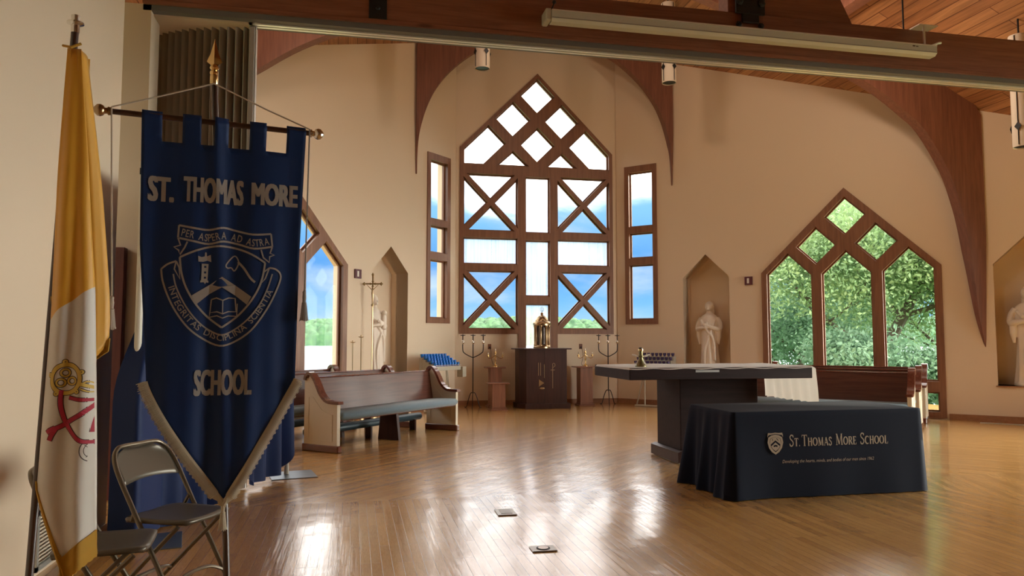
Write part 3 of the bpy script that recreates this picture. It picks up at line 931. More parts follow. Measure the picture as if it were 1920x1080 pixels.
# ------------------------------------------------------------------ pews
def make_pew(label, L, group, ang, loc):
    e = thing('church_pew', label, 'pew', loc, ang, group)
    prof = [(.27, 0), (.27, .86), (.255, .91), (.215, .935), (.17, .925), (.12, .88), (.07, .80), (.02, .71), (-.05, .63), (-.13, .595), (-.27, .585), (-.27, 0)]
    for x in (0, L - .055):
        pn = MB().prism(prof, lambda u, v, t: (t, u, v), x, x + .055).build('end_panel', M['cream'], e)
        tag(pn, 'cream painted end panel')
        path = smooth_path([(x + .0275, .262, .865), (x + .0275, .25, .915), (x + .0275, .21, .945), (x + .0275, .165, .935), (x + .0275, .115, .885), (x + .0275, .065, .805), (x + .0275, .015, .715), (x + .0275, -.055, .64), (x + .0275, -.135, .605), (x + .0275, -.30, .598)], 3)
        cp = MB(); cp.strip(path, (1, 0, 0), .036, .092); cp.ball((x + .0275, .222, .915), .036, 12, sx=1.25)
        cp.build('arm_cap', M['cap'], pn, True, 50)
        MB().box(x - .012, x + .067, -.295, .295, 0, .085, bev=.01).build('foot_rail', M['cap'], pn)
        for xx in (x - .004, x + .055):
            mo = MB(); q = [(.20, .14), (.20, .66), (.13, .655), (.06, .58), (-.02, .50), (-.13, .46), (-.19, .455), (-.19, .14)]
            mo.add(*line3(q, .016, lambda u, v, t: (xx + t, u, v), .006)); mo.build('panel_moulding', M['cream'], pn)
    bk = MB()
    bk.add([(.055, .14, .40), (L - .055, .14, .40), (L - .055, .165, .40), (.055, .165, .40), (.055, .225, .885), (L - .055, .225, .885), (L - .055, .25, .885), (.055, .25, .885)],
           [(0, 1, 5, 4), (1, 2, 6, 5), (2, 3, 7, 6), (3, 0, 4, 7), (4, 5, 6, 7), (0, 3, 2, 1)])
    b = bk.build('backrest', M['pewwood'], e)
    MB().box(.05, L - .05, .215, .262, .872, .898, bev=.012).build('top_rail', M['cap'], b)
    MB().box(.055, L - .055, -.26, .16, .37, .40, bev=.006).build('seat', M['pewwood'], e)
    cu = MB().box(.058, L + .02 - .058, -.315, .12, .385, .482, bev=.035).build('seat_cushion', M['cushion'], e, True, 70)
    sp = MB().prism([(.16, 0), (-.20, 0), (-.15, .37), (.12, .37)], lambda u, v, t: (t, u, v), L / 2 - .025, L / 2 + .025)
    sp.build('centre_support', M['dark'], e)
    kn = MB().box(.10, L - .10, .30, .42, .15, .25, bev=.03).build('kneeler', M['kneel'], e, True, 70)
    for x in (.3, L / 2, L - .3):
        MB().box(x - .02, x + .02, .29, .40, .0, .16, bev=.006).build('kneeler_leg', M['dark'], kn)
    return e


def line3(q, w_, fr, th):
    v2, f2 = line2d(q, w_, True); n = len(v2)
    vs = [fr(a, b, 0) for a, b in v2] + [fr(a, b, th) for a, b in v2]
    fs = []
    for f in f2: fs.append(f); fs.append(tuple(n + i for i in reversed(f)))
    for i in range(0, n, 2):
        j = (i + 2) % n
        fs.append((i, j, n + j, n + i)); fs.append((i + 1, n + i + 1, n + j + 1, j + 1))
    return vs, fs

PG = 'mahogany pews facing the altar'
a1 = math.radians(48.5)
# local x runs along the pew, +y is its back; local front (-y) looks to the altar
c1_, s1_ = math.cos(a1), math.sin(a1)
def pl1(x0, y0, L):      # near front foot given -> origin
    return (x0 - .27 * s1_ * 1, y0 + .27 * c1_, 0)
make_pew('front pew on the left, nearest the camera, with long slate blue cushion', 2.62, PG, a1, (-.375, 9.50, 0))
make_pew('second pew on the left, right behind the front one', 2.9, PG, a1, (-1.22, 9.86, 0))
make_pew('third pew on the left, farthest back against the lake window', 2.5, PG, a1, (-1.80, 10.40, 0))
a2 = math.radians(-45) 
for k, (lab) in enumerate(['front pew on the right, behind the navy table and linen cloth', 'second pew on the right, middle of the three under the big window', 'rear pew on the right, closest to the big tree window']):
    x, y = 7.66 + .84 * k, 9.10 + .85 * k
    L = 2.5
    make_pew(lab, L, PG, a2, (x - L * R2 - .0, y + L * R2, 0))

# ------------------------------------------------------------------ altar
al = thing('altar', 'large dark wooden altar table on a block pedestal in the room centre', 'altar', (3.87, 7.93, 0))
MB().box(-1.06, 1.06, -.57, .57, .945, 1.07, bev=.006).build('table_top', M['altar'], al)
pd = MB().box(-.30, .65, -.13, .52, .14, .945, bev=.006).build('pedestal', M['altar'], al)
MB().prism([(-.36, .012), (.71, .012), (.71, .125), (.665, .142), (-.315, .142), (-.36, .125)], lambda u, v, t: (u, t, v), -.19, .58).build('plinth', M['dark'], pd)
MB().box(-.33, .68, -.16, .55, 0, .012).build('glide', M['chrome'], pd)
MB().box(-.32, -.05, -.574, -.569, 1.02, 1.045).build('name_plate', M['chrome'], al)

def altar_cloth():
    nx, ny = 90, 24; vs = []; x0, x1, y0, y1 = 3.87 - 1.075, 3.87 + 1.075, 7.93 - .585, 7.93 + .50
    z = 1.0735; drop = .40; nd = 16
    for j in range(ny + 1):
        v = j / ny; y = y0 + (y1 - y0) * v
        for i in range(nx + 1):
            u = i / nx; x = x0 + (x1 - x0) * u
            yy = y
            e_ = .02 * math.sin(u * 46) * (1 if j == 0 else 0)
            zz = z + .002 * math.sin(u * 31 + v * 9) + .0015
            if j == 0: yy = y - .006 + e_ * .12; zz = z - .012 - .008 * (1 + math.sin(u * 37)) * .6
            if i == 0: zz = z - .02
            vs.append((x, yy, zz))
    fs = [(j * (nx + 1) + i, j * (nx + 1) + i + 1, (j + 1) * (nx + 1) + i + 1, (j + 1) * (nx + 1) + i) for j in range(ny) for i in range(nx)]
    b = len(vs)
    for j in range(ny + 1):
        v = j / ny; y = y0 + (y1 - y0) * v
        for k in range(1, nd + 1):
            d = k / nd
            vs.append((x1 + .010 + .016 * (1 + math.sin(v * 38 + d * 2)) * d ** .7 + .004, y + .01 * math.sin(v * 22) * d, z - drop * d - .008 * math.sin(v * 50) * (d > .99)))
    for j in range(ny):
        for k in range(nd):
            def idx(jj, kk): return jj * (nx + 1) + nx if kk == 0 else b + jj * nd + kk - 1
            fs.append((idx(j, k), idx(j, k + 1), idx(j + 1, k + 1), idx(j + 1, k)))
    o = MB().add(vs, fs).build('altar_cloth', M['linen'], None, True, 180)
    tag(o, 'white linen cloth on the dark altar, falling over its right end', 'cloth')
altar_cloth()

cs = thing('candlestick', 'short green-brass candlestick with white wings, standing on the altar corner', 'candlestick', (3.04, 7.62, 1.075))
MB().lathe([(.062, 0), (.062, .012), (.05, .022), (.034, .04), (.026, .075), (.022, .10), (.030, .108), (.030, .118), (.020, .124), (.020, .165)], n=20).build('stem', mat('aged_brass', (.22, .19, .09), .35, .8), cs, True)
MB().lathe([(.022, .165), (.028, .170), (.028, .190), (.02, .19)], n=16).build('candle_cup', M['brass'], cs, True)
MB().lathe([(.021, .19), (.021, .205), (.004, .207)], n=14).build('candle', mat('dark_wax', (.10, .085, .05), .5), cs, True)
wg = MB()
for sg in (-1, 1):
    wg.tube(smooth_path([(sg * .012, 0, .105), (sg * .045, 0, .112), (sg * .08, 0, .125), (sg * .105, 0, .128)], 4), [.008] * 4 * 1 + [.011] * 4 + [.009] * 4 + [.003], 8)
    wg.tube(smooth_path([(sg * .012, 0, .10), (sg * .03, 0, .06), (sg * .05, 0, .02)], 4), [.008] * 8 + [.004], 8)
wg.build('wing', M['linen'], cs, True)

# ------------------------------------------------------------------ navy table with the school cloth
def table_cloth():
    cx, cy = 4.135, 6.355; hx, hy = .925, .405; H_ = .745; r = .02
    # perimeter points, counter-clockwise from front-left, denser at corners
    per = []
    n1, n2 = 90, 44
    for i in range(n1): per.append((-hx + 2 * hx * i / n1, -hy, 0, -1, i / n1, 0))
    for i in range(n2): per.append((hx, -hy + 2 * hy * i / n2, 1, 0, i / n2, 1))
    for i in range(n1): per.append((hx - 2 * hx * i / n1, hy, 0, 1, i / n1, 2))
    for i in range(n2): per.append((-hx, hy - 2 * hy * i / n2, -1, 0, i / n2, 3))
    n = len(per); vs = []; NR = 26
    for k in range(NR + 1):
        d = k / NR
        for (x, y, nx_, ny_, t, sd_) in per:
            cor = math.exp(-((min(t, 1 - t) * (2 * hx if sd_ % 2 == 0 else 2 * hy)) / .085) ** 2)
            if k <= 1:
                off = (0, .010)[k]; zz = H_ - (0, .006)[k]
            else:
                off = .012 + .02 * d; zz = (H_ - .018) * (1 - (k - 1) / (NR - 1))
                if sd_ == 0: off += d * (.020 * math.sin(t * 21 + .5) * (t < .30) * (1 - t / .30) + .006 * math.sin(t * 17))
                if sd_ == 3: off += d * (.045 + .04 * math.sin(t * 15 + 1.2) + .02 * math.sin(t * 33))
                if sd_ == 1: off += d * (.012 + .02 * math.sin(t * 16))
                if sd_ == 2: off += d * .03 * math.sin(t * 30)
            # corners: cloth gathers and pushes out on the diagonal
            dx, dy = nx_, ny_
            sx, sy = (1 if x >= 0 else -1), (1 if y >= 0 else -1)
            big = .065 if (sx < 0) else .015
            px_ = x + nx_ * off + sx * cor * d * big * .75 * (.6 if sx < 0 else 1)
            py_ = y + ny_ * off + sy * cor * d * big * .55
            zz = max(zz, .004 + .004 * abs(math.sin(t * 40)))
            vs.append((cx + px_, cy + py_, zz))
    fs = []
    for k in range(NR):
        for i in range(n):
            j = (i + 1) % n
            fs.append((k * n + i, k * n + j, (k + 1) * n + j, (k + 1) * n + i))
    fs.append(tuple(range(n)))
    o = MB().add(vs, fs).build('tablecloth', M['navy'], None, True, 60)
    tag(o, 'floor-length navy tablecloth with tan school crest and name', 'tablecloth')
    o2 = o
    def F(a, b): return (a, cy - hy - .017 - .02 * (1 - b / H_) - .006 * (1 - b / H_) * math.sin(((a - cx + hx) / (2 * hx)) * 17) - .004, b)
    def put(name, vs2, fs2):
        return MB().add([F(a, b) for a, b in vs2], fs2).build(name, M['print_'], o)
    # serif capitals as strokes
    T_, t_ = .15, .06
    def arc(cx_, cy_, rx, ry, a0, a1, k=14): return [(cx_ + rx * math.cos(math.radians(a0 + (a1 - a0) * i / k)), cy_ + ry * math.sin(math.radians(a0 + (a1 - a0) * i / k))) for i in range(k + 1)]
    def wv(k, lo, hi, ph=0): return [lo + (hi - lo) * abs(math.cos(math.radians(ph + 180 * i / k))) for i in range(k + 1)]
    G = {
        'S': (.62, [(smooth_path([(.54, .80), (.44, .95), (.26, .97), (.12, .84), (.16, .66), (.32, .53), (.48, .38), (.50, .18), (.34, .03), (.16, .05), (.07, .22)], 4), .11), ([(.54, .98), (.54, .76)], .04), ([(.07, .02), (.07, .26)], .04)]),
        'T': (.74, [([(.37, 0), (.37, .97)], T_), ([(.03, .95), (.71, .95)], t_), ([(.05, .97), (.03, .78)], .045), ([(.69, .97), (.71, .78)], .045), ([(.24, .02), (.50, .02)], .04)]),
        '.': (.26, [([(.08, .06), (.19, .06)], .12)]),
        'H': (.86, [([(.18, 0), (.18, 1)], T_), ([(.68, 0), (.68, 1)], T_), ([(.18, .52), (.68, .52)], t_), ([(.05, .02), (.31, .02)], .04), ([(.55, .02), (.81, .02)], .04), ([(.05, .98), (.31, .98)], .04), ([(.55, .98), (.81, .98)], .04)]),
        'O': (.90, [(arc(.44, .5, .36, .46, 0, 360, 24), [.06 + .10 * abs(math.cos(math.radians(15 * i))) for i in range(25)])]),
        'M': (1.02, [([(.15, 0), (.18, 1)], t_), ([(.18, .98), (.50, .06)], T_), ([(.50, .06), (.82, .98)], t_), ([(.82, 1), (.86, 0)], T_), ([(.03, .02), (.27, .02)], .04), ([(.73, .02), (.99, .02)], .04), ([(.06, .98), (.20, .98)], .04), ([(.80, .98), (.96, .98)], .04)]),
        'A': (.84, [([(.12, 0), (.42, .99)], t_), ([(.42, .99), (.72, 0)], T_), ([(.22, .34), (.62, .34)], t_), ([(.02, .02), (.24, .02)], .04), ([(.60, .02), (.84, .02)], .04)]),
        'R': (.80, [([(.18, 0), (.18, 1)], T_), ([(.06, .98), (.40, .98)] + arc(.40, .74, .20, .24, 90, -90, 8) + [(.18, .50)], [.05, .05] + [.05 + .09 * math.sin(math.pi * i / 8) for i in range(9)] + [.05]), ([(.38, .50), (.72, .02)], .13), ([(.05, .02), (.31, .02)], .04), ([(.66, .02), (.82, .02)], .04)]),
        'E': (.68, [([(.18, 0), (.18, 1)], T_), ([(.05, .97), (.58, .97)], .05), ([(.18, .52), (.48, .52)], .05), ([(.05, .03), (.62, .03)], .05), ([(.58, .99), (.57, .80)], .04), ([(.62, .01), (.63, .24)], .04), ([(.48, .60), (.48, .43)], .04)]),
        'C': (.80, [(arc(.46, .5, .38, .46, 52, 308, 18), [.05 + .11 * math.sin(math.pi * i / 18) for i in range(19)]), ([(.70, .98), (.70, .74)], .04)]),
        'L': (.68, [([(.18, 0), (.18, 1)], T_), ([(.05, .98), (.31, .98)], .04), ([(.05, .03), (.60, .03)], .05), ([(.60, .01), (.62, .26)], .04)]),
    }
    V, Fc = [], []; x = 0; pos = []
    items = [('S', 1), ('T', .72), ('.', .72), (' ', .15), ('T', 1), ('H', .72), ('O', .72), ('M', .72), ('A', .72), ('S', .72), (' ', .45), ('M', 1), ('O', .72), ('R', .72), ('E', .72), (' ', .45), ('S', 1), ('C', .72), ('H', .72), ('O', .72), ('O', .72), ('L', .72)]
    for ch, sc in items:
        if ch == ' ': x += sc; continue
        adv, strokes = G[ch]
        for pts, wd in strokes:
            q, fq = line2d([(x + a * sc, b * sc) for a, b in pts], wd if not isinstance(wd, list) else wd)
            base = len(V); V += q; Fc += [tuple(base + i for i in f_) for f_ in fq]
        x += adv * sc + .045
    k = (4.706 - 3.724) / x; hh = .098
    put('lettering', [(3.724 + a * k, .440 + b * hh) for a, b in V], Fc)
    v2, f2, w2 = text2d('Developing the hearts, minds, and bodies of our men since 1962', 1, -.002, .25)
    k = (4.552 - 3.652) / w2
    put('tagline', [(3.652 + a * k, .300 + b * k * 1.15) for a, b in v2], f2)
    # crest: shield with scroll, chevron, book
    cx_, cz, sc = 3.590, .470, .088
    def sh(pts): return [(cx_ + a * sc, cz + b * sc) for a, b in pts]
    out_ = [(-.72, .55), (-.40, .72), (0, .80), (.40, .72), (.72, .55), (.80, .1), (.66, -.42), (.36, -.80), (0, -1.04), (-.36, -.80), (-.66, -.42), (-.80, .1)]
    inn = [(a * .74, b * .74 + .02) for a, b in out_]
    q, fq = line2d(sh([(a * .93, b * .93) for a, b in out_]), .020, True); put('crest', q, fq)
    v3, f3 = plate_mesh(sh(inn), [sh([(-.56, -.12), (0, .30), (.56, -.12), (.50, -.30), (0, .10), (-.50, -.30)]), sh([(-.22, -.36), (0, -.30), (.22, -.36), (.22, -.20), (0, -.14), (-.22, -.20)]),
                                      sh([(-.34, .25), (-.28, .25), (-.28, .46), (-.34, .46)]), sh([(.10, .46), (.16, .50), (.36, .27), (.32, .23)])], 0, .0008, lambda a, b, t: (a, b, t))
    MB().add([(F(a, b)[0], F(a, b)[1] - t, b) for a, b, t in v3], f3).build('crest', M['print_'], o)
    v3, f3 = plate_mesh(sh([(-.84, .78), (-.78, 1.02), (-.4, 1.0), (0, 1.04), (.4, 1.0), (.78, 1.02), (.84, .78), (.84, .60), (.74, .80), (.4, .86), (0, .92), (-.4, .86), (-.74, .80), (-.84, .60)]), [], 0, .0008, lambda a, b, t: (a, b, t))
    MB().add([(F(a, b)[0], F(a, b)[1] - t, b) for a, b, t in v3], f3).build('crest', M['print_'], o)
    ft = thing('folding_table', 'folding table hidden under the navy school tablecloth', 'table', (cx, cy, 0))
    MB().box(-hx + .01, hx - .01, -hy + .01, hy - .01, .70, .738, bev=.008).build('table_top', M['white'], ft)
    for sx in (-.75, .75):
        for sy in (-.3, .3): MB().tube([(sx, sy, 0), (sx, sy, .70)], .014).build('leg', M['black'], ft)
table_cloth()

# ------------------------------------------------------------------ tabernacle cabinet and tabernacle
tc_ = thing('tabernacle_cabinet', 'dark carved wooden cabinet against the apse wall, holding the gold tabernacle', 'cabinet', (3.72, 14.72, 0))
cb = MB().prism([(-.47, -.10), (-.36, -.28), (.47, -.28), (.47, .26), (-.47, .26)], lambda u, v, t: (u, v, t), .10, 1.165).build('body', M['dark'], tc_)
MB().prism([(-.51, -.12), (-.39, -.33), (.53, -.33), (.53, .28), (-.51, .28)], lambda u, v, t: (u, v, t), 0, .10).build('base', M['dark'], tc_)
MB().prism([(-.55, -.13), (-.42, -.36), (.55, -.36), (.55, .29), (-.55, .29)], lambda u, v, t: (u, v, t), 1.165, 1.19).build('top', M['dark'], tc_)
gm_ = mat('inlay', (.33, .22, .12), .5)
inl = MB()
def yb(z): return -.281
for x, z0, z1 in ((-.115, .65, .905), (-.072, .65, .905), (.004, .60, .873)): inl.box(x - .004, x + .004, -.284, -.280, z0, z1)
inl.box(.173, .181, -.284, -.280, .397, .80); inl.box(.135, .219, -.284, -.280, .755, .765)
inl.add(*line3([(.177, .80), (.177, .885), (.20, .895), (.225, .875), (.225, .84), (.20, .82)], .008, lambda u, v, t: (u, -.281 - t, v), .003))
inl.build('inlay', gm_, tc_)
MB().add([(-.106, -.286, .432), (-.106, -.286, .575), (.0, -.286, .504), (-.106, -.28, .432), (-.106, -.28, .575), (0, -.28, .504)], [(0, 1, 2), (3, 5, 4), (0, 2, 5, 3), (2, 1, 4, 5), (1, 0, 3, 4)]).build('gold_triangle', M['gold'], tc_)
MB().ball((-.04, -.282, .40), .05, 16, sz=.4, sy=.1).build('gold_oval', M['gold'], tc_, True)
MB().tube([(.013, -.281, .11), (.013, -.281, 1.16)], .003, 4).build('door_gap', M['black'], tc_)

tb = thing('tabernacle', 'round gold tabernacle with columns and domed lid on the dark cabinet', 'tabernacle', (3.745, 14.70, 1.19))
MB().lathe([(.175, 0), (.175, .03), (.16, .045), (.15, .06)], n=32).build('base', M['gold'], tb, True)
MB().lathe([(.115, .055), (.115, .45)], n=32).build('drum', mat('dark_gilt', (.16, .13, .12), .2, .9), tb, True)
for k in range(8):
    a = 2 * PI * (k + .5) / 8
    x, y = .145 * math.cos(a), .145 * math.sin(a)
    MB().lathe([(.026, .045), (.026, .07), (.018, .085), (.017, .41), (.027, .43), (.027, .455)], (x, y, 0), 12).build('column', M['gold'], tb, True)
MB().lathe([(.15, .45), (.178, .458), (.182, .50), (.165, .53), (.135, .545), (.13, .575), (.10, .615), (.06, .65), (.03, .662), (.026, .69), (.034, .70), (.02, .72)], n=32).build('dome', M['gold'], tb, True)
cr = MB(); cr.tube([(0, 0, .71), (0, 0, .84)], .005, 6)
for sg in (-1, 1): cr.tube(smooth_path([(0, 0, .745), (sg * .03, 0, .755), (sg * .034, 0, .80), (sg * .028, 0, .82)], 4), .004, 6)
cr.build('finial', M['iron'], tb)

# ------------------------------------------------------------------ iron candle stands
def candle_stand(label, loc, rz):
    e = thing('candle_stand', label, 'candle stand', loc, rz, 'three-armed iron candle stands beside the cabinet')
    MB().tube([(0, 0, .28), (0, 0, 1.45)], .011, 8).build('stem', M['iron'], e)
    for k in range(3):
        a = 2 * PI * k / 3 + .3
        MB().tube(smooth_path([(0, 0, .30), (.05 * math.cos(a), .05 * math.sin(a), .29), (.10 * math.cos(a), .10 * math.sin(a), .18), (.15 * math.cos(a), .15 * math.sin(a), .02), (.19 * math.cos(a), .19 * math.sin(a), .006)], 4), .009, 8).build('leg', M['iron'], e, True)
    for sg in (-1, 1):
        ar = MB().tube(smooth_path([(0, 0, 1.0), (sg * .08, 0, 1.035), (sg * .17, 0, 1.09), (sg * .207, 0, 1.16), (sg * .207, 0, 1.44)], 5), .010, 8).build('arm', M['iron'], e, True)
    for x in (-.207, 0, .207):
        c = MB().lathe([(.010, 1.27), (.028, 1.29), (.033, 1.31), (.028, 1.33), (.010, 1.35)], (x, 0, 0), 14).build('knot', M['silver'], e, True)
        MB().lathe([(.01, 1.435), (.05, 1.445), (.055, 1.455), (.045, 1.456), (.008, 1.458), (.004, 1.48)], (x, 0, 0), 16).build('drip_pan', M['iron'], e, True)
    return e
candle_stand('black iron three-armed candle stand left of the cabinet', (2.366, 14.9, 0), .0)
candle_stand('black iron three-armed candle stand right of the cabinet, behind the altar corner', (5.29, 15.1, 0), .0)

# ------------------------------------------------------------------ pedestals and electric candelabra
def pedestal(label, loc, h, w_=.23, tw=.40):
    e = thing('pedestal', label, 'pedestal', loc)
    MB().box(-w_ / 2, w_ / 2, -w_ / 2, w_ / 2, .06, h - .025, bev=.004).build('column', M['ped'], e)
    b = MB().box(-.17, .17, -.17, .17, 0, .03, bev=.006).box(-.145, .145, -.145, .145, .03, .06, bev=.006).build('base', M['ped'], e)
    MB().box(-tw / 2, tw / 2, -tw / 2 + .03, tw / 2 - .03, h - .025, h, bev=.008).build('top', M['ped'], e)
    return e
pedestal('short oak pedestal standing in front, left of the cabinet', (2.76, 14.33, 0), .53, .26, .41)
pedestal('taller oak pedestal left of the cabinet, under a brass candelabrum', (2.83, 14.98, 0), .81, .24, .40)
pedestal('oak pedestal right of the cabinet, under a brass candelabrum', (4.73, 14.98, 0), .81, .27, .46)
def candelabrum(label, loc):
    e = thing('candelabrum', label, 'candelabrum', loc, 0, 'brass electric candelabra')
    MB().lathe([(.06, 0), (.06, .01), (.03, .03), (.012, .06), (.012, .14), (.022, .155), (.012, .17), (.010, .26)], n=18).build('base', M['brass'], e, True)
    MB().lathe([(.01, .26), (.03, .275), (.03, .285), (.012, .29), (.012, .32)], n=14).build('candle_cup', M['brass'], e, True)
    MB().lathe([(.004, .318), (.012, .335), (.010, .36), (.002, .385)], n=10).build('bulb', M['silver'], e, True)
    for sg in (-1, 1):
        a = MB().tube(smooth_path([(0, 0, .23), (sg * .05, 0, .20), (sg * .10, 0, .17), (sg * .145, 0, .175), (sg * .15, 0, .205)], 4), .007, 8).build('arm', M['brass'], e, True)
        MB().lathe([(.008, .20), (.028, .212), (.028, .222), (.012, .228), (.012, .25)], (sg * .15, 0, 0), 14).build('candle_cup', M['brass'], a, True)
        MB().lathe([(.004, .25), (.011, .265), (.009, .285), (.002, .305)], (sg * .15, 0, 0), 10).build('bulb', M['silver'], a, True)
candelabrum('brass three-light candelabrum on the pedestal left of the cabinet', (2.84, 14.98, .81))
candelabrum('brass three-light candelabrum on the pedestal right of the cabinet', (4.75, 14.98, .81))
for x, cx2, lab in ((2.80, 2.80, 'wall outlet with a cord behind the left candelabrum'), (4.79, 4.70, 'wall outlet with a cord behind the right candelabrum')):
    e = thing('wall_outlet', lab, 'outlet', (x, 15.435, 1.215))
    MB().box(-.035, .035, -.008, .005, -.055, .055, bev=.003).build('plate', M['ped'], e)
    MB().box(-.015, .015, -.03, -.008, -.03, .0, bev=.003).build('plug', M['black'], e)
    MB().tube(smooth_path([(0, -.03, -.015), (.02, -.06, -.10), (.01, -.12, -.22), (cx2 - x + .03, -.25, -.36), (cx2 - x + .03, -.33, -.395)], 4), .005, 6).build('cord', M['black'], e, True)

# ------------------------------------------------------------------ votive racks
def votive_rack(label, loc, rz, gmat, glabel, group, rows, cols, skip=()):
    e = thing('votive_rack', label, 'candle rack', loc, rz)
    W, D = .78, .40
    t0, t1 = .86, 1.02
    tr = MB()
    for r_ in range(rows):
        y = -D / 2 + D * r_ / rows; z = t0 + (t1 - t0) * r_ / max(1, rows - 1)
        tr.box(-W / 2, W / 2, y, y + D / rows, t0 - .08, z, bev=.003)
    tr.build('tray', M['rack'], e)
    MB().tube([(-W / 2, -D / 2 - .01, t0 + .02), (W / 2, -D / 2 - .01, t0 + .02)], .005, 6).build('guard_rail', M['chrome'], e)
    for sx in (-1, 1):
        for dx in (-.05, .05):
            MB().tube([(sx * .20 + dx * .2, 0, t0 - .08), (sx * .30 + dx * 2.2 * sx, 0 + dx, .03)], .014, 8).build('leg', M['rack'], e)
    MB().box(-.42, .42, -.05, .05, 0, .035, bev=.008).build('foot_bar', M['rack'], e)
    MB().box(W / 2 + .01, W / 2 + .13, -D / 2 - .04, -D / 2 + .10, t0 - .22, t0 - .02, bev=.005).build('coin_box', M['rack'], e)
    pr = None
    for r_ in range(rows):
        for c_ in range(cols):
            if (r_, c_) in skip: continue
            x = -W / 2 + W * (c_ + .5) / cols; y = -D / 2 + D * (r_ + .5) / rows; z = t0 + (t1 - t0) * r_ / max(1, rows - 1) + .001
            p = Matrix.Translation(loc) @ Matrix.Rotation(rz, 4, 'Z') @ Vector((x, y, z))
            if pr is None:
                pr = MB().lathe([(.022, 0), (.026, .01), (.022, .02), (.032, .03), (.034, .068), (.030, .068), (.028, .03), (.0, .026)], n=12, cap=False).build('votive_glass', gmat, None, True)
                tag(pr, glabel, 'votive glass', group); pr.location = p
            else:
                c = pr.copy(); COL.objects.link(c); c.location = p
votive_rack('metal votive rack full of blue glasses left of the apse', (1.64, 14.32, 0), math.radians(45), M['bluegl'],
            'small cobalt blue votive glass on the rack left of the apse', 'blue votive glasses', 5, 9)
votive_rack('metal votive rack with dark violet glasses behind the altar', (6.00, 14.32, 0), math.radians(-45), M['purplegl'],
            'small dark violet votive glass on the rack right of the apse', 'violet votive glasses', 3, 9)

# ------------------------------------------------------------------ processional cross, candle poles, signs
pc = thing('processional_cross', 'tall brass processional cross standing by the left wall', 'cross', (.33, 13.40, 0))
MB().lathe([(.13, 0), (.13, .02), (.04, .04), (.02, .08)], n=20).build('base', M['gold'], pc, True)
MB().tube([(0, 0, .05), (0, 0, 1.98)], .011, 10).build('pole', M['gold'], pc)
cx_ = MB(); cx_.T = Matrix.Rotation(-.2, 4, 'Z')
cx_.box(-.012, .012, -.008, .008, 1.98, 2.50, bev=.003).box(-.15, .15, -.008, .008, 2.335, 2.36, bev=.003)
for x, z in ((-.15, 2.347), (.15, 2.347), (0, 2.51)):
    cx_.ball((x, 0, z), .022, 10); cx_.ball((x, 0, z + .022), .012, 8); cx_.ball((x, 0, z - .022), .012, 8); cx_.ball((x + math.copysign(.02, x) if x else 0, 0, z + (.02 if not x else 0)), .012, 8)
for k in range(8):
    a = PI / 4 * k + .39; cx_.tube([(0, 0, 2.347), (.055 * math.cos(a), 0, 2.347 + .055 * math.sin(a))], .004, 5)
cx_.lathe([(.02, 1.95), (.026, 1.97), (.02, 1.99)], n=12)
cx_.build('cross', mat('old_brass', (.36, .27, .13), .35, .9), pc, True)
cf = MB(); cf.T = Matrix.Rotation(-.2, 4, 'Z')
cf.tube([(0, -.018, 2.24), (0, -.022, 2.18), (.004, -.020, 2.10), (0, -.015, 2.0)], [.016, .02, .016, .008], 8); cf.ball((.003, -.022, 2.27), .018, 10)
for sg in (-1, 1): cf.tube([(0, -.02, 2.23), (sg * .05, -.016, 2.28), (sg * .10, -.012, 2.33)], [.008, .006, .004], 6)
cf.build('corpus', M['gold'], pc, True)
for x, y, h_, lab in ((.14, 13.25, 1.40, 'thin brass candle pole with cup, left of the tall cross'), (.00, 13.12, 1.31, 'thinner shorter candle pole near the lake window')):
    e = thing('candle_pole', lab, 'candle pole', (x, y, 0))
    MB().lathe([(.07, 0), (.07, .015), (.02, .03)], n=18).build('base', M['gold'], e, True)
    MB().tube([(0, 0, .02), (0, 0, h_)], .009 if h_ > 1.35 else .006, 8).build('pole', mat('pole_brass', (.30, .22, .11), .4, .8), e)
    MB().lathe([(.008, h_ - .01), (.045, h_ + .005), (.048, h_ + .015), (.012, h_ + .018), (.012, h_ + .04)], n=16).build('cup', M['gold'], e, True)
def station(lab, fr, s):
    o = Vector(fr(s, 2.52, 0)); e = thing('wall_plaque', lab, 'plaque', o)
    g = lambda a, b, t: tuple(Vector(fr(s + a, 2.52 + b, t)) - o)
    MB().prism(rect(-.075, .075, -.08, .08), g, .0, .03).build('panel', M['plaque'], e)
    MB().prism(rect(-.028, .012, -.05, .05), g, .03, .034).build('card', M['paper'], e)
station('small maroon plaque with pale card between the right niche and big window', fr_right, -1.78)
station('small maroon plaque by the lake window, left wall', fr_left, 1.78)

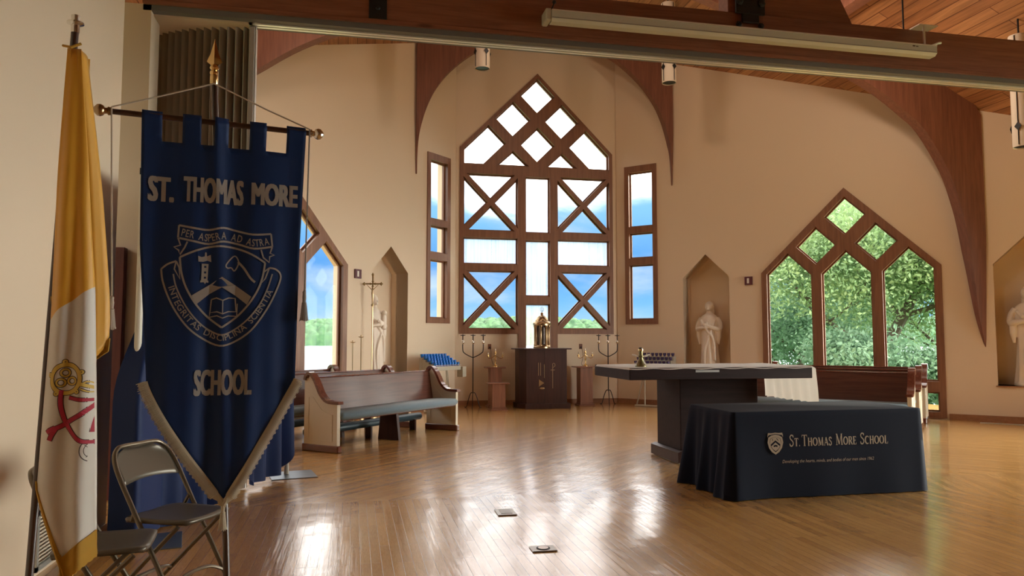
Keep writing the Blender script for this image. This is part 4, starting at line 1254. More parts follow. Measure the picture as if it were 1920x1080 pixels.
# ------------------------------------------------------------------ statues
def statue(label, loc, rz, H_, child=False, seed=1):
    """a robed standing figure carved in one block: body, arms, head joined by remeshing"""
    mb = MB(); k = H_ / 1.5; n = 40
    rings = [(0, .20, .17), (.04, .205, .175), (.25, .185, .16), (.55, .165, .145), (.80, .165, .135), (.98, .175, .125), (1.10, .185, .12), (1.17, .175, .11), (1.22, .13, .09), (1.255, .07, .065), (1.29, .055, .055)]
    vs, fs = [], []
    sm = smooth_path([(z, a, b) for z, a, b in rings], 4)
    for z, a, b in sm:
        for i in range(n):
            t = 2 * PI * i / n
            fold = 1 + (.07 * math.sin(t * 9 + seed + z * 1.5) + .04 * math.sin(t * 5 + 2 * z)) * max(0, min(1, (1.15 - z)))
            vs.append((a * fold * math.cos(t), b * fold * math.sin(t), z))
    L = len(sm)
    for r_ in range(L - 1):
        for i in range(n): fs.append((r_ * n + i, r_ * n + (i + 1) % n, (r_ + 1) * n + (i + 1) % n, (r_ + 1) * n + i))
    fs += [tuple(reversed(range(n))), tuple(range((L - 1) * n, L * n))]
    mb.add(vs, fs)
    # head with face, hair or veil
    mb.ball((0, -.005, 1.39), .078, 18, sz=1.28, sx=.9)
    mb.ball((0, .02, 1.40), .092, 18, sz=1.15)
    mb.tube([(0, .05, 1.42), (0, .085, 1.30), (0, .09, 1.15)], [.07, .085, .06], 12)
    mb.add([(0, -.105, 1.375), (-.016, -.075, 1.37), (.016, -.075, 1.37), (0, -.075, 1.42)], [(0, 1, 2), (0, 3, 1), (0, 2, 3), (1, 3, 2)])
    mb.ball((0, -.072, 1.335), .026, 10)
    # arms: upper arm, forearm across the chest, hands
    for sg in (-1, 1):
        up_ = sg > 0
        el = (sg * .23, -.04, .93); hd = (sg * (-.04 if up_ else .02), -.185, 1.02 if up_ else .96)
        mb.tube(smooth_path([(sg * .155, 0, 1.15), (sg * .215, -.01, 1.05), el, (sg * .14, -.13, .95), hd], 3), [.06, .06, .06, .058, .056, .055, .052, .05, .048, .042, .036, .032, .026], 10)
        mb.ball(hd, .034, 10, sz=1.2)
        for q in range(4): mb.tube([hd, (hd[0] - sg * .035, hd[1] - .012 + q * .004, hd[2] + .03 - q * .014), (hd[0] - sg * .06, hd[1] - .004, hd[2] + .035 - q * .015)], [.011, .010, .007], 6)
        # hanging sleeve
        mb.tube([(sg * .20, -.04, .95), (sg * .205, -.05, .78), (sg * .195, -.05, .62)], [.06, .05, .018], 10)
    # mantle fold
    mb.tube(smooth_path([(-.15, -.07, 1.12), (-.02, -.135, .92), (.12, -.13, .70), (.14, -.12, .3)], 4), .028, 8)
    mb.tube(smooth_path([(.14, -.07, 1.12), (.06, -.14, .85), (-.06, -.145, .5), (-.05, -.16, .1)], 4), .022, 8)
    if child:
        mb.ball((.11, -.15, 1.17), .05, 12); mb.tube([(.11, -.14, 1.12), (.10, -.15, 1.0), (.09, -.15, .88)], [.045, .055, .05], 10)
    else:
        mb.ball((0, -.17, 1.05), .03, 10)
    mb.lathe([(.22, -.04), (.22, .01)], n=24)
    mb.v = [(x * k, y * k, (z + .04) * k) for x, y, z in mb.v]
    o = mb.build('statue', M['statue'])
    r_ = o.modifiers.new('r', 'REMESH'); r_.mode = 'VOXEL'; r_.voxel_size = .0095; r_.use_smooth_shade = True
    s_ = o.modifiers.new('s', 'SMOOTH'); s_.iterations = 2; s_.factor = .5
    o.location = loc; o.rotation_euler = (0, 0, rz)
    tag(o, label, 'statue')
    return o
def nloc(fr, s, d=-.19, z=.602): return fr(s, z, d)
statue('white robed saint statue in the niche right of the apse, behind the altar', nloc(fr_right, -2.65), math.radians(-45), 1.50)
statue('white robed statue in the far right niche, cut by the picture edge', nloc(fr_right, 2.74), math.radians(-45), 1.60, seed=4)
statue('pale statue of a robed woman holding a child in the left niche', nloc(fr_left, 2.42, -.20), math.radians(45), 1.55, True, 2)

# ------------------------------------------------------------------ folding partition, board at the jamb
ac = thing('folding_partition', 'grey accordion partition stacked at the left end of the roof beam', 'partition', (-1.0, 7.3, 0))
pth = smooth_path([(-2.12, 7.98), (-1.96, 7.74), (-1.76, 7.56), (-1.50, 7.42), (-1.22, 7.33), (-1.0, 7.29)], 12)
def resample(P, n):
    P = [np.array(p) for p in P]; d = [0]
    for a, b in zip(P, P[1:]): d.append(d[-1] + np.linalg.norm(b - a))
    return [tuple(np.array([np.interp(d[-1] * i / n, d, [p[k] for p in P]) for k in range(len(P[0]))])) for i in range(n + 1)]
NP = 18
base = resample(pth, NP * 8)
vs = []
for i, (x, y) in enumerate(base):
    j = min(i + 1, len(base) - 1); k = max(i - 1, 0)
    dx, dy = base[j][0] - base[k][0], base[j][1] - base[k][1]; l = math.hypot(dx, dy)
    ph = (i % 8) / 8
    o = .055 * (abs(2 * ph - 1) ** 1.0 * 2 - 1) + .012 * math.cos(4 * PI * ph)
    px_, py_ = x - dy / l * o + 1.0, y + dx / l * o - 7.3
    vs += [(px_, py_, .03), (px_, py_, 4.32)]
MB().add(vs, [(2 * i, 2 * i + 2, 2 * i + 3, 2 * i + 1) for i in range(len(base) - 1)]).build('folds', M['accord'], ac, True, 60)
MB().box(.0, .055, -.07, .05, .02, 4.325, bev=.008).build('lead_post', M['accord'], ac)
MB().box(.055, .066, -.06, .03, .02, 4.325, bev=.003).build('post_edge', M['chrome'], ac)
wb = MB().box(-2.12, -1.955, 7.03, 7.115, 0, 2.17, bev=.006).build('wooden_board', wood('red_board', (.09, .022, .02), (.14, .04, .03), 'z', .5))
tag(wb, 'dark red wooden board standing at the jamb behind the left wall edge', 'board')

# ------------------------------------------------------------------ projection screen case under the beam
sc = thing('projection_screen', 'long pale projection screen case hung on the front of the roof beam', 'projector screen', (4.06, 6.96, 4.555))
MB().prism([(-.06, -.032), (-.06, .052), (.055, .052), (.055, -.058), (-.03, -.058)], lambda u, v, t: (t, u, v), -2.19, 2.21).build('case', M['screen'], sc)
MB().box(-2.19, 2.21, -.066, -.060, .044, .056).build('top_lip', M['track'], sc)
MB().box(-2.19, 2.21, -.064, -.0595, -.030, -.022).build('seam', M['felt'], sc)
MB().box(-2.25, -2.19, -.05, .13, -.05, .07, bev=.01).build('end_bracket', M['screen'], sc)
MB().tube([(-2.18, -.02, .08), (-2.16, -.02, .13)], .008, 8).ball((-2.158, -.02, .145), .02, 10).build('hook', M['black'], sc)
MB().box(2.08, 2.105, -.02, .0, .075, .30, bev=.004).build('hanger_rod', M['track'], sc)
MB().box(2.03, 2.27, -.02, .13, .295, .305).build('hanger_plate', M['track'], sc)
MB().tube([(2.18, .02, .07), (2.32, .04, .13), (2.36, .05, .14)], .013, 8).build('crank_eye', M['track'], sc)
MB().box(1.90, 1.93, -.0625, -.060, .02, .032).box(1.94, 1.97, -.0625, -.060, .02, .028).build('maker_mark', M['ink'], sc)

# ------------------------------------------------------------------ wall grille, floor boxes, floor register
wv_ = thing('wall_vent', 'white slatted vent low on the near left wall, behind the flag', 'vent', (-1.78, 5.2, .03))
MB().box(-.002, .02, -.34, .34, 0, .03).box(-.002, .02, -.34, .34, .32, .35).box(-.002, .02, -.34, -.31, 0, .35).box(-.002, .02, .31, .34, 0, .35).build('frame', M['vent'], wv_)
vb = MB()
for k in range(13):
    z = .035 + k * .022; vb.add([(.002, -.31, z), (.002, .31, z), (.018, .31, z + .009), (.018, -.31, z + .009), (.002, -.31, z + .003), (.002, .31, z + .003), (.018, .31, z + .012), (.018, -.31, z + .012)], [(0, 1, 2, 3), (7, 6, 5, 4), (0, 4, 5, 1), (3, 2, 6, 7)])
vb.build('slats', M['vent'], wv_)
for k, (x, y, sx, sy, rnd) in enumerate(((1.20, 5.895, .15, .215, 0), (1.235, 4.83, .165, .13, 1))):
    e = thing('floor_box', ['metal floor outlet box in the glare, the farther of two', 'metal floor outlet box with a round cover, nearest the camera'][k], 'floor box', (x, y, 0), -.03)
    MB().box(-sx / 2, sx / 2, -sy / 2, sy / 2, 0, .009, bev=.004).build('cover_plate', mat('floor_box_metal', (.28, .25, .22), .35, .8), e)
    if rnd:
        MB().lathe([(.045, .008), (.045, .012), (.038, .013), (.036, .010), (.0, .010)], n=28, cap=False).build('round_cap', M['black'], e, True)
        MB().lathe([(.034, .009), (.034, .0135), (.0, .0137)], n=28, cap=False).build('cap_disc', mat('cap_metal', (.35, .27, .22), .3, .8), e, True)
    else: MB().box(-.045, .045, -.07, .07, .008, .0115, bev=.002).build('lid', mat('lid_metal', (.22, .20, .17), .4, .7), e)
fv_ = thing('floor_register', 'long pale register set in the floor along the right wall', 'vent', (10.62, 9.98, 0), math.radians(-45))
MB().box(-.75, .75, -.05, .05, 0, .006, bev=.002).build('grille', M['vent'], fv_)

# ------------------------------------------------------------------ pipe and drape
pd_ = thing('drape_stand', 'portable stand with a tall blue drape behind the school banner', 'drape stand', (-1.44, 5.55, 0))
A_, B_ = Vector((0, 0, 0)), Vector((.80, 2.42, 0))
for k, p in enumerate((A_, B_)):
    u = MB().tube([(p.x, p.y, .01), (p.x, p.y, 2.60)], .024, 14).build('upright', M['white'], pd_, True)
    s_ = MB()
    for a in (-.8, .9): s_.box(p.x + .024 * math.sin(a) - .004, p.x + .024 * math.sin(a) + .004, p.y - .024 * math.cos(a) - .003, p.y - .024 * math.cos(a) + .003, 2.51, 2.555)
    s_.build('slot', M['black'], u)
    pl_ = MB(); pl_.T = Matrix.Translation((p.x + (.10 if k == 0 else .06), p.y + (-.02 if k == 0 else -.03), 0)) @ Matrix.Rotation(.2, 4, 'Z')
    pl_.box(-.22, .22, -.22, .22, 0, .008, bev=.002); pl_.build('base_plate', mat('blued_steel', (.20, .24, .28), .35, .8), pd_)
MB().tube([tuple(A_ + Vector((0, 0, 2.53))), tuple(B_ + Vector((0, 0, 2.53)))], .016, 10).build('crossbar', M['white'], pd_)
def drape_sheet(name, t0, t1, zb, seed, parent):
    nx, nz = 110, 30; vs = []
    dr = (B_ - A_); ln = dr.length; dv = dr / ln; nv = Vector((dv.y, -dv.x, 0))
    for j in range(nz + 1):
        w_ = j / nz
        for i in range(nx + 1):
            u = i / nx; t = t0 + (t1 - t0) * u
            # the outer end flares a little towards the floor
            fl = .02 * w_ * u ** 4
            # lower down, the near edge wraps round the upright on the camera's side
            wrap = 0; nof = 0
            if t0 < .1 and u < .16:
                wf = min(1, max(0, (w_ - .30) * 3)); wf = wf * wf * (3 - 2 * wf); s = u / .16
                wrap = wf * (-.045 - (t - t0) * 1.0 + (.045 + t1 * .16 - t0 * .16) * max(0, (s - .55) / .45)) - wf * .03 * (1 - max(0, (s - .55) / .45))
                nof = wf * ((-.10 + .17 * min(1, s / .55)) if s < .55 else .07 * (1 - (s - .55) / .45))
            fl += wrap
            z0 = 2.535; zz_ = zb(u)
            z = z0 + (zz_ - z0) * w_
            am = .018 + .045 * w_
            o = am * math.sin((t * 9.5 + seed) * 2 * PI + .6 * math.sin(t * 13)) + .4 * am * math.sin(t * 41 + seed + w_)
            p = A_ + dv * (ln * (t + fl)) + nv * (o * (1 if not nof else .35) + .02 + nof)
            vs.append((p.x, p.y, z))
    fs = [(j * (nx + 1) + i, j * (nx + 1) + i + 1, (j + 1) * (nx + 1) + i + 1, (j + 1) * (nx + 1) + i) for j in range(nz) for i in range(nx)]
    return MB().add(vs, fs).build(name, M['drape'], parent, True, 180)
drape_sheet('drape', .03, .615, lambda u: .03 + .02 * math.sin(u * 20) + .25 * max(0, u - .93) / .07, 1.3, pd_)
drape_sheet('drape', .60, .985, lambda u: .06 + .14 * max(0, .15 - u) / .15 + .26 * (max(0, u - .8) / .2) ** 2, 4.1, pd_)

# ------------------------------------------------------------------ school banner
BL = Vector((-1.024, 3.495, 0)); BD = Vector((.9767, .2145, 0)); BN = Vector((.2145, -.9767, 0))
PT, PB = (.392, 2.56), (.515, .02)          # pole axis, top and foot, in (along the bar, height)
def pole_a(z): return PB[0] + (PT[0] - PB[0]) * (z - PB[1]) / (PT[1] - PB[1])
bn = thing('school_banner', 'royal blue banner with school name and crest hanging from a crossbar pole', 'banner', tuple(BL))
def bloc(a, z, o=0): p = BD * a + BN * o; return (p.x, p.y, z)
def fold(a, z):
    w_ = max(0, min(1, (2.35 - z) / 1.6))
    return .016 + (.004 + .012 * w_) * math.sin(a * 21 + 1.0 + w_ * 1.2) + .016 * math.exp(-((a - pole_a(z)) / .035) ** 2) + .004 * w_ * math.sin(a * 55 + 2)
def eL(z): return np.interp(z, [.60, 1.187, 1.78, 2.35], [.165, .150, .108, .098])
def eR(z): return np.interp(z, [.60, 1.187, 1.78, 2.35], [.776, .777, .786, .806])
UH = [(.117, .235), (.345, .425), (.51, .64), (.745, .875)]
us = [0]
for a, b in UH: us += [a, b]
us.append(1.0)
cols = []
for a, b in zip(us, us[1:]):
    n = max(3, int((b - a) / .018)); cols += [a + (b - a) * i / n for i in range(n)]
cols.append(1.0)
ztop = [2.385, 2.375, 2.36, 2.348, 2.33, 2.30, 2.27, 2.248]
def zbot(u): return 1.187 + (.655 - 1.187) * (1 - abs(u - .51) / (.51 if u < .51 else .49)) ** (.80 if u < .51 else .93)
vs, idx = [], {}
rows = 46
for i, u in enumerate(cols):
    zs = ztop + [2.248 + (zbot(u) - 2.248) * k / rows for k in range(1, rows + 1)]
    for j, z in enumerate(zs):
        a = eL(z) + (eR(z) - eL(z)) * u
        o = fold(a, z) if z < 2.34 else fold(a, 2.34) + (.006 if z > 2.35 else 0)
        if z > 2.37: o -= .018
        idx[i, j] = len(vs); vs.append(bloc(a, z, o))
fs = []
for i in range(len(cols) - 1):
    um = (cols[i] + cols[i + 1]) / 2; hole = any(a < um < b for a, b in UH)
    for j in range(len(ztop) - 1 + rows):
        if hole and j < len(ztop) - 1: continue
        fs.append((idx[i, j], idx[i + 1, j], idx[i + 1, j + 1], idx[i, j + 1]))
cl_ = MB().add(vs, fs).build('banner_cloth', M['banner'], bn, True, 180)
so = cl_.modifiers.new('s', 'SOLIDIFY'); so.thickness = .003; so.offset = 0
MB().tube([bloc(-.03, 2.362, 0), bloc(.83, 2.362, 0)], .013, 12).build('crossbar', M['polewood'], bn, True)
for sg, a0 in ((-1, -.028), (1, .828)):
    k = MB(); k.T = Matrix.Translation(bloc(a0, 2.362, 0)) @ BD.to_track_quat('Z', 'X').to_matrix().to_4x4() @ Matrix.Scale(sg, 4, (0, 0, 1))
    k.lathe([(.017, -.005), (.019, .005), (.013, .010), (.013, .018), (.022, .024), (.027, .036), (.025, .048), (.012, .060), (.004, .066)], n=18)
    k.build('crossbar_finial', M['gold'] if sg < 0 else M['silver'], bn, True)
MB().tube([bloc(PB[0], .02, -.022), bloc(pole_a(1.2), 1.2, -.022), bloc(PT[0], 2.57, -.022)], .0145, 12).build('pole', M['polewood'], bn, True)
MB().lathe([(.16, 0), (.165, .012), (.12, .03), (.05, .05), (.022, .07), (.02, .16)], bloc(PB[0], 0, -.022), 28).build('stand', M['gold'], bn, True)
sp = MB(); sp.T = Matrix.Translation(bloc(.391, 2.542, -.022))
sp.lathe([(.016, 0), (.018, .004), (.018, .045), (.015, .05), (.019, .056), (.019, .064), (.012, .072), (.021, .082), (.016, .092), (.012, .098)], n=18)
q = [(.014, .095), (.034, .112), (.020, .145), (.008, .19), (.0008, .222)]
vs = []
for r_, z in q: vs += [(r_, 0, z), (0, r_ * .35, z), (-r_, 0, z), (0, -r_ * .35, z)]
sp.add(vs, [(4 * i + k, 4 * i + (k + 1) % 4, 4 * i + 4 + (k + 1) % 4, 4 * i + 4 + k) for i in range(4) for k in range(4)])
sp.build('spearhead', M['brass'], bn, True, 30)
# cord: from the pole top to both ends of the bar, then hanging with tassels
def tassel(mb, c, L_, r=.02):
    mb.lathe([(.004, 0), (r * .55, -.008), (r * .45, -.018), (r * .6, -.03), (r * .45, -L_ * .38), (r * .7, -L_ * .42), (r * .62, -L_ * .46), (r, -L_ * .93), (r * 1.05, -L_)], c, 16)
    for k in range(16):
        a = 2 * PI * k / 16; x, y = c[0] + math.cos(a) * r * .98, c[1] + math.sin(a) * r * .98
        mb.tube([(c[0] + math.cos(a) * r * .55, c[1] + math.sin(a) * r * .55, c[2] - L_ * .45), (x, y, c[2] - L_ * .95), (x * 1.0 + math.cos(a) * .003, y + math.sin(a) * .003, c[2] - L_ * (1.02 + .03 * math.sin(k * 5)))], .0022, 4)
cordm = mat('cream_cord', (.55, .50, .42), .8)
MB().tube([bloc(-.02, 2.378, .012), bloc(.18, 2.458, .005), bloc(.391, 2.545, .0)], .004, 6).tube([bloc(.391, 2.545, 0), bloc(.62, 2.452, .005), bloc(.822, 2.378, .012)], .004, 6).build('cord', cordm, bn)
for a0, a1_, zt, m_ in ((-.02, .008, 1.556, cordm), (.822, .812, 1.600, mat('grey_cord', (.30, .29, .27), .85))):
    h_ = MB().tube(smooth_path([bloc(a0, 2.378, .014), bloc((a0 * 2 + a1_) / 3, 2.1, .016), bloc(a1_, zt, .016)], 5), .0035, 6).build('hanging_cord', m_, bn)
    t_ = MB(); tassel(t_, bloc(a1_, zt, .016), .14, .017); t_.build('tassel', m_, h_, True)
t_ = MB(); tassel(t_, bloc(.475, .655, .03), .125, .016); t_.build('tip_tassel', M['fringe'], bn, True)
# fringe along the pointed hem
fr_ = MB(); Pf = []
for u in np.linspace(-.0, 1.0, 121):
    z = zbot(u); a = eL(z) + (eR(z) - eL(z)) * u; Pf.append((a, z))
vs = []
for i, (a, z) in enumerate(Pf):
    b = Pf[min(i + 1, 120)]; c = Pf[max(i - 1, 0)]; tx, tz = b[0] - c[0], b[1] - c[1]; l = math.hypot(tx, tz)
    if abs(i - 60) < 4: tx, tz, l = 1, 0, 1
    nx_, nz_ = tz / l, -tx / l
    o = fold(a, z) + .004
    j = .001 * math.sin(i * 2.3)
    for d, oo in ((-.006, .002), (.010, .006), (.034 + j, .004), (.034 + j, -.004), (.010, -.006)):
        vs.append(bloc(a + nx_ * d, z + nz_ * d, o + oo))
fs = []
for i in range(120):
    for k in range(5): fs.append((5 * i + k, 5 * i + (k + 1) % 5, 5 * (i + 1) + (k + 1) % 5, 5 * (i + 1) + k))
fr_.add(vs, fs)
for i in range(0, 120):
    for s_ in (.0, .5):
        a = Pf[i][0] * (1 - s_) + Pf[i + 1][0] * s_; z = Pf[i][1] * (1 - s_) + Pf[i + 1][1] * s_
        b, c = Pf[min(i + 1, 120)], Pf[max(i - 1, 0)]; tx, tz = b[0] - c[0], b[1] - c[1]; l = math.hypot(tx, tz)
        if abs(i - 60) < 4: tx, tz, l = 1, 0, 1
        nx_, nz_ = tz / l, -tx / l; o = fold(a, z) + .004; e_ = .040 + .003 * math.sin(i * 3.7 + s_ * 9)
        fr_.tube([bloc(a + nx_ * .004, z + nz_ * .004, o + .006), bloc(a + nx_ * .022, z + nz_ * .022, o + .009), bloc(a + nx_ * e_, z + nz_ * e_ - .002, o + .003)], .0018, 4)
fr_.build('fringe', M['fringe'], bn)

def fat(s, bold, sh_=.13):
    v, f_, w_ = text2d(s, 1, bold); V_, F_ = [], []
    for dx, dy in ((0, 0), (sh_ * .33, 0), (sh_ * .67, 0), (sh_, 0), (0, .04), (sh_, .04), (sh_ * .5, .04), (0, .015), (sh_, .015)):
        b = len(V_); V_ += [(x + dx, y + dy) for x, y in v]; F_ += [tuple(b + i for i in q) for q in f_]
    return V_, F_, w_ + sh_
def bput(name, v2, f2, m=None, off=.0045):
    return MB().add([bloc(a, z, fold(a, z) + off) for a, z in v2], f2).build(name, m or M['felt'], cl_)
def bword(s, a0, a1_, zb0, zb1, hz, bold=0.0):
    v, f_, w_ = fat(s, bold); hh = max(y for x, y in v); y0 = min(y for x, y in v); hh -= y0
    return [(a0 + x / w_ * (a1_ - a0), zb0 + (zb1 - zb0) * x / w_ + (y - y0) / hh * hz + .0) for x, y in v], f_
for s, a0, a1_, z0, z1, hz in (('ST.', .132, .238, 1.978, 1.975, .113), ('THOMAS', .275, .530, 1.983, 1.983, .116), ('MORE', .563, .773, 1.990, 1.992, .105), ('SCHOOL', .340, .583, 1.118, 1.118, .116)):
    v, f_ = bword(s, a0, a1_, z0, z1, hz); bput('lettering', v, f_)
def cc(x, y): return (.449 + (x - 480) * .000693, 1.613 - (y - 740) * .00074)
cv, cf_ = [], []
def cadd(v, f_):
    b = len(cv); cv.extend(cc(*p) for p in v); cf_.extend(tuple(b + i for i in q) for q in f_)
def cline(pts, w_=10, closed=False, k=4):
    p = smooth_path(pts, k, closed) if k > 1 else pts
    v, f_ = line2d(p, w_, closed); cadd(v, f_)
def cpoly(pts, holes=()):
    v, f_ = plate_mesh(pts, holes, 0, .001, lambda a, b, t: (a, b, t)); n = len(v)
    keep = [i for i in range(n) if v[i][2] > .0005]; mp_ = {i: k for k, i in enumerate(keep)}
    cadd([v[i][:2] for i in keep], [tuple(mp_[i] for i in f) for f in f_ if all(i in mp_ for i in f)])
# shield
cline([(220, 578), (300, 540), (390, 510), (480, 500), (570, 512), (660, 545), (742, 592)], 12)
cline([(220, 578), (232, 670), (262, 760), (320, 855), (395, 935), (480, 998)], 12); cline([(742, 592), (728, 680), (700, 760), (645, 850), (568, 935), (480, 998)], 12)
cpoly([(296, 806), (400, 740), (476, 688), (560, 738), (658, 806), (632, 856), (560, 800), (476, 752), (400, 796), (322, 862)])
# mace and axe
cpoly([(352, 612), (392, 612), (388, 715), (350, 715)], [[(366, 624), (379, 624), (379, 636), (366, 636)], [(366, 658), (379, 658), (379, 670), (366, 670)], [(366, 690), (379, 690), (379, 702), (366, 702)]])
cpoly([(328, 565), (350, 572), (368, 566), (370, 542), (378, 542), (381, 566), (404, 556), (408, 600), (384, 592), (360, 600), (330, 600)])
cpoly([(345, 714), (394, 714), (394, 726), (380, 724), (374, 736), (366, 724), (345, 726)])
cline([(500, 612), (540, 562), (562, 562), (576, 600), (552, 648), (532, 630), (508, 632)], 8, True)
cline([(572, 592), (610, 632), (650, 690), (680, 716)], 14)
# book
cline([(415, 828), (445, 818), (484, 832), (520, 816), (560, 818), (568, 900), (520, 900), (484, 914), (450, 902), (408, 908), (415, 828)], 8, False, 1)
cline([(484, 832), (484, 910)], 6, False, 1); cline([(408, 908), (404, 936), (450, 926), (484, 940), (520, 926), (572, 928), (574, 850)], 7, False, 1)
# upper scroll
cline([(210, 385), (300, 398), (390, 404), (480, 386), (560, 400), (660, 418), (776, 408)], 12); cline([(214, 462), (300, 478), (390, 490), (480, 470), (570, 482), (670, 506), (786, 488)], 12)
cline([(210, 385), (206, 460)], 11, False, 1); cline([(776, 408), (786, 488)], 11, False, 1)
cline([(206, 462), (222, 505), (184, 518), (212, 536), (220, 562), (246, 520), (262, 482)], 10, False, 1)
cline([(786, 490), (772, 530), (800, 540), (770, 552), (768, 588), (730, 560), (714, 512)], 10, False, 1)
# lower scroll
cline([(114, 652), (124, 720), (156, 810), (206, 905), (280, 1000), (370, 1066), (470, 1108), (560, 1085), (660, 1015), (745, 905), (805, 795), (845, 690), (838, 648)], 11)
cline([(185, 680), (205, 760), (262, 870), (330, 955), (400, 1010), (480, 1042), (560, 1010), (640, 945), (715, 850), (760, 755), (790, 660)], 9)
cline([(114, 652), (150, 622), (200, 602)], 11); cline([(838, 648), (808, 628), (770, 622)], 11)
cline([(200, 602), (190, 650), (225, 710), (218, 640), (200, 602)], 9, False, 1); cline([(770, 622), (745, 690), (712, 728), (735, 650), (770, 622)], 9, False, 1)
def on_path(s, pts, hz, bold=.012, squeeze=.8, flip=False):
    P = resample(smooth_path(pts, 6), 200); L_ = sum(math.dist(a, b) for a, b in zip(P, P[1:]))
    adv = []; tot = 0
    for ch in s:
        if ch == ' ': adv.append((None, .42)); tot += .42; continue
        g = text2d(ch, 1, bold); adv.append((g, g[2] * squeeze + .10)); tot += adv[-1][1]
    k = L_ / tot; x = 0
    for g, ad_ in adv:
        if g is not None:
            mid = (x + ad_ / 2) * k / L_ * 200; i = int(min(198, max(1, mid))); t = (P[i + 1][0] - P[i - 1][0], P[i + 1][1] - P[i - 1][1]); l = math.hypot(*t); t = (t[0] / l, t[1] / l)
            up_ = (t[1], -t[0])
            v = []
            for vx, vy in g[0]:
                lx = (vx - g[2] / 2) * k * squeeze; ly = vy / .72 * hz
                v.append((P[i][0] + t[0] * lx + up_[0] * ly, P[i][1] + t[1] * lx + up_[1] * ly))
            cadd(v, g[1])
        x += ad_
on_path('PER ASPERA AD ASTRA', [(222, 447), (300, 462), (390, 474), (480, 456), (570, 468), (670, 492), (772, 474)], 46)
on_path('INTEGRITAS DISCIPLINA SCIENTIA', [(158, 760), (198, 858), (262, 950), (340, 1020), (420, 1060), (480, 1078), (545, 1062), (625, 1010), (705, 925), (765, 830), (800, 765)], 38)
bput('crest', cv, cf_)

# ------------------------------------------------------------------ yellow and white flag
fg = thing('flag', 'yellow and white fringed flag with crossed keys, furled on a dark leaning pole', 'flag', (-1.163, 3.10, 0))
def fl(x, y, z): return (x + 1.163, y - 3.10, z)
def polex(z): return -1.163 + .0375 * z
MB().tube([fl(polex(0), 3.10, .02), fl(polex(2.58), 3.10, 2.58)], .014, 12).build('pole', M['polewood'], fg, True)
MB().lathe([(.15, 0), (.155, .012), (.11, .03), (.05, .05), (.024, .08), (.02, .18)], (0, 0, 0), 28).build('stand', M['gold'], fg, True)
tp = MB(); tp.T = Matrix.Translation(fl(polex(2.57), 3.10, 2.56))
tp.lathe([(.015, -.01), (.015, .02), (.030, .026), (.030, .032), (.014, .036), (.016, .058), (.008, .062)], n=18); tp.build('pole_cap', M['silver'], fg, True)
def XL_(z): return np.interp(z, [.55, .82, 1.44, 2.04, 2.47], [-1.052, -1.112, -1.093, -1.088, -1.078])
def XR_(z): return np.interp(z, [.55, .65, 1.0, 1.55, 2.04, 2.30, 2.47], [-.912, -.912, -.922, -.944, -.985, -1.012, -1.030])
def zlow(u): return .575 + .27 * max(0, (.32 - u) / .32) ** 1.15 if u < .32 else .575 + .085 * (u - .32) / .68
nz, nu = 60, 26; vs = []; fs = []; mi = []
for j in range(nz + 1):
    w_ = j / nz
    for i in range(nu + 1):
        u = i / nu; zb_ = 1.44 + .125 * u ** .9          # one row of the cloth follows the seam between the colours
        z = 2.475 + (zb_ - 2.475) * j / 28 if j <= 28 else zb_ + (zlow(u) - zb_) * (j - 28) / (nz - 28)
        w_ = (2.475 - z) / (2.475 - zlow(u))
        a, b = XL_(z), XR_(z); x = a + (b - a) * u
        y = 3.045 - .035 * math.sin(PI * u) * min(1, w_ * 3) + .012 * math.sin(u * 11 + w_ * 3) * min(1, w_ * 2) + .02 * (1 - min(1, w_ * 3))
        vs.append(fl(x, y, z))
for j in range(nz):
    for i in range(nu):
        q = j * (nu + 1) + i; f_ = (q, q + 1, q + nu + 2, q + nu + 1)
        zc = sum(vs[k][2] for k in f_) / 4; fs.append(f_)
        mi.append(0 if j < 28 else 1)
fm = MB(); fm.v = vs; fm.f = fs; fm.m = mi
fc = fm.build('flag_cloth', [M['yellow'], M['whitef']], fg, True, 180)
so = fc.modifiers.new('s', 'SOLIDIFY'); so.thickness = .002; so.offset = 1
def sheet(name, cols_, z1s, mats, rows_=40, zt=2.47):
    """cols_: list of (xfun, y, zbottom)"""
    vs, fs, mi = [], [], []; n = len(cols_)
    for j in range(rows_ + 1):
        for xf, y, zb_ in cols_:
            z = zt + (zb_ - zt) * j / rows_; vs.append(fl(xf(z), y + .01 * math.sin(z * 4), z))
    for j in range(rows_):
        for i in range(n - 1): fs.append((j * n + i, j * n + i + 1, (j + 1) * n + i + 1, (j + 1) * n + i))
    m_ = MB(); m_.add(vs, fs); o = m_.build(name, mats, fg, True, 180)
    s_ = o.modifiers.new('s', 'SOLIDIFY'); s_.thickness = .002
    return o
sheet('rear_fold', [(lambda z: XR_(z) - .012, 3.055, 1.30), (lambda z: XR_(z) + .004, 3.075, 1.30), (lambda z: XR_(z) + .5 * RX(z), 3.09, 1.31), (lambda z: XR_(z) + RX(z), 3.10, 1.36), (lambda z: XR_(z) + .6 * RX(z), 3.13, 1.40)], None, M['yellow']) if 0 else None
def RX(z): return float(np.interp(z, [1.3, 1.45, 1.9, 2.3, 2.47], [.030, .036, .026, .010, .004]))
sheet('rear_fold', [(lambda z: XR_(z) - .014, 3.058, 1.30), (lambda z: XR_(z) + .002, 3.075, 1.31), (lambda z: XR_(z) + .5 * RX(z), 3.088, 1.33), (lambda z: XR_(z) + RX(z), 3.10, 1.38), (lambda z: XR_(z) + .6 * RX(z), 3.13, 1.42)], None, M['yellow'])
def LX(z): return float(np.interp(z, [1.5, 1.8, 2.1, 2.47], [.014, .016, .012, .004]))
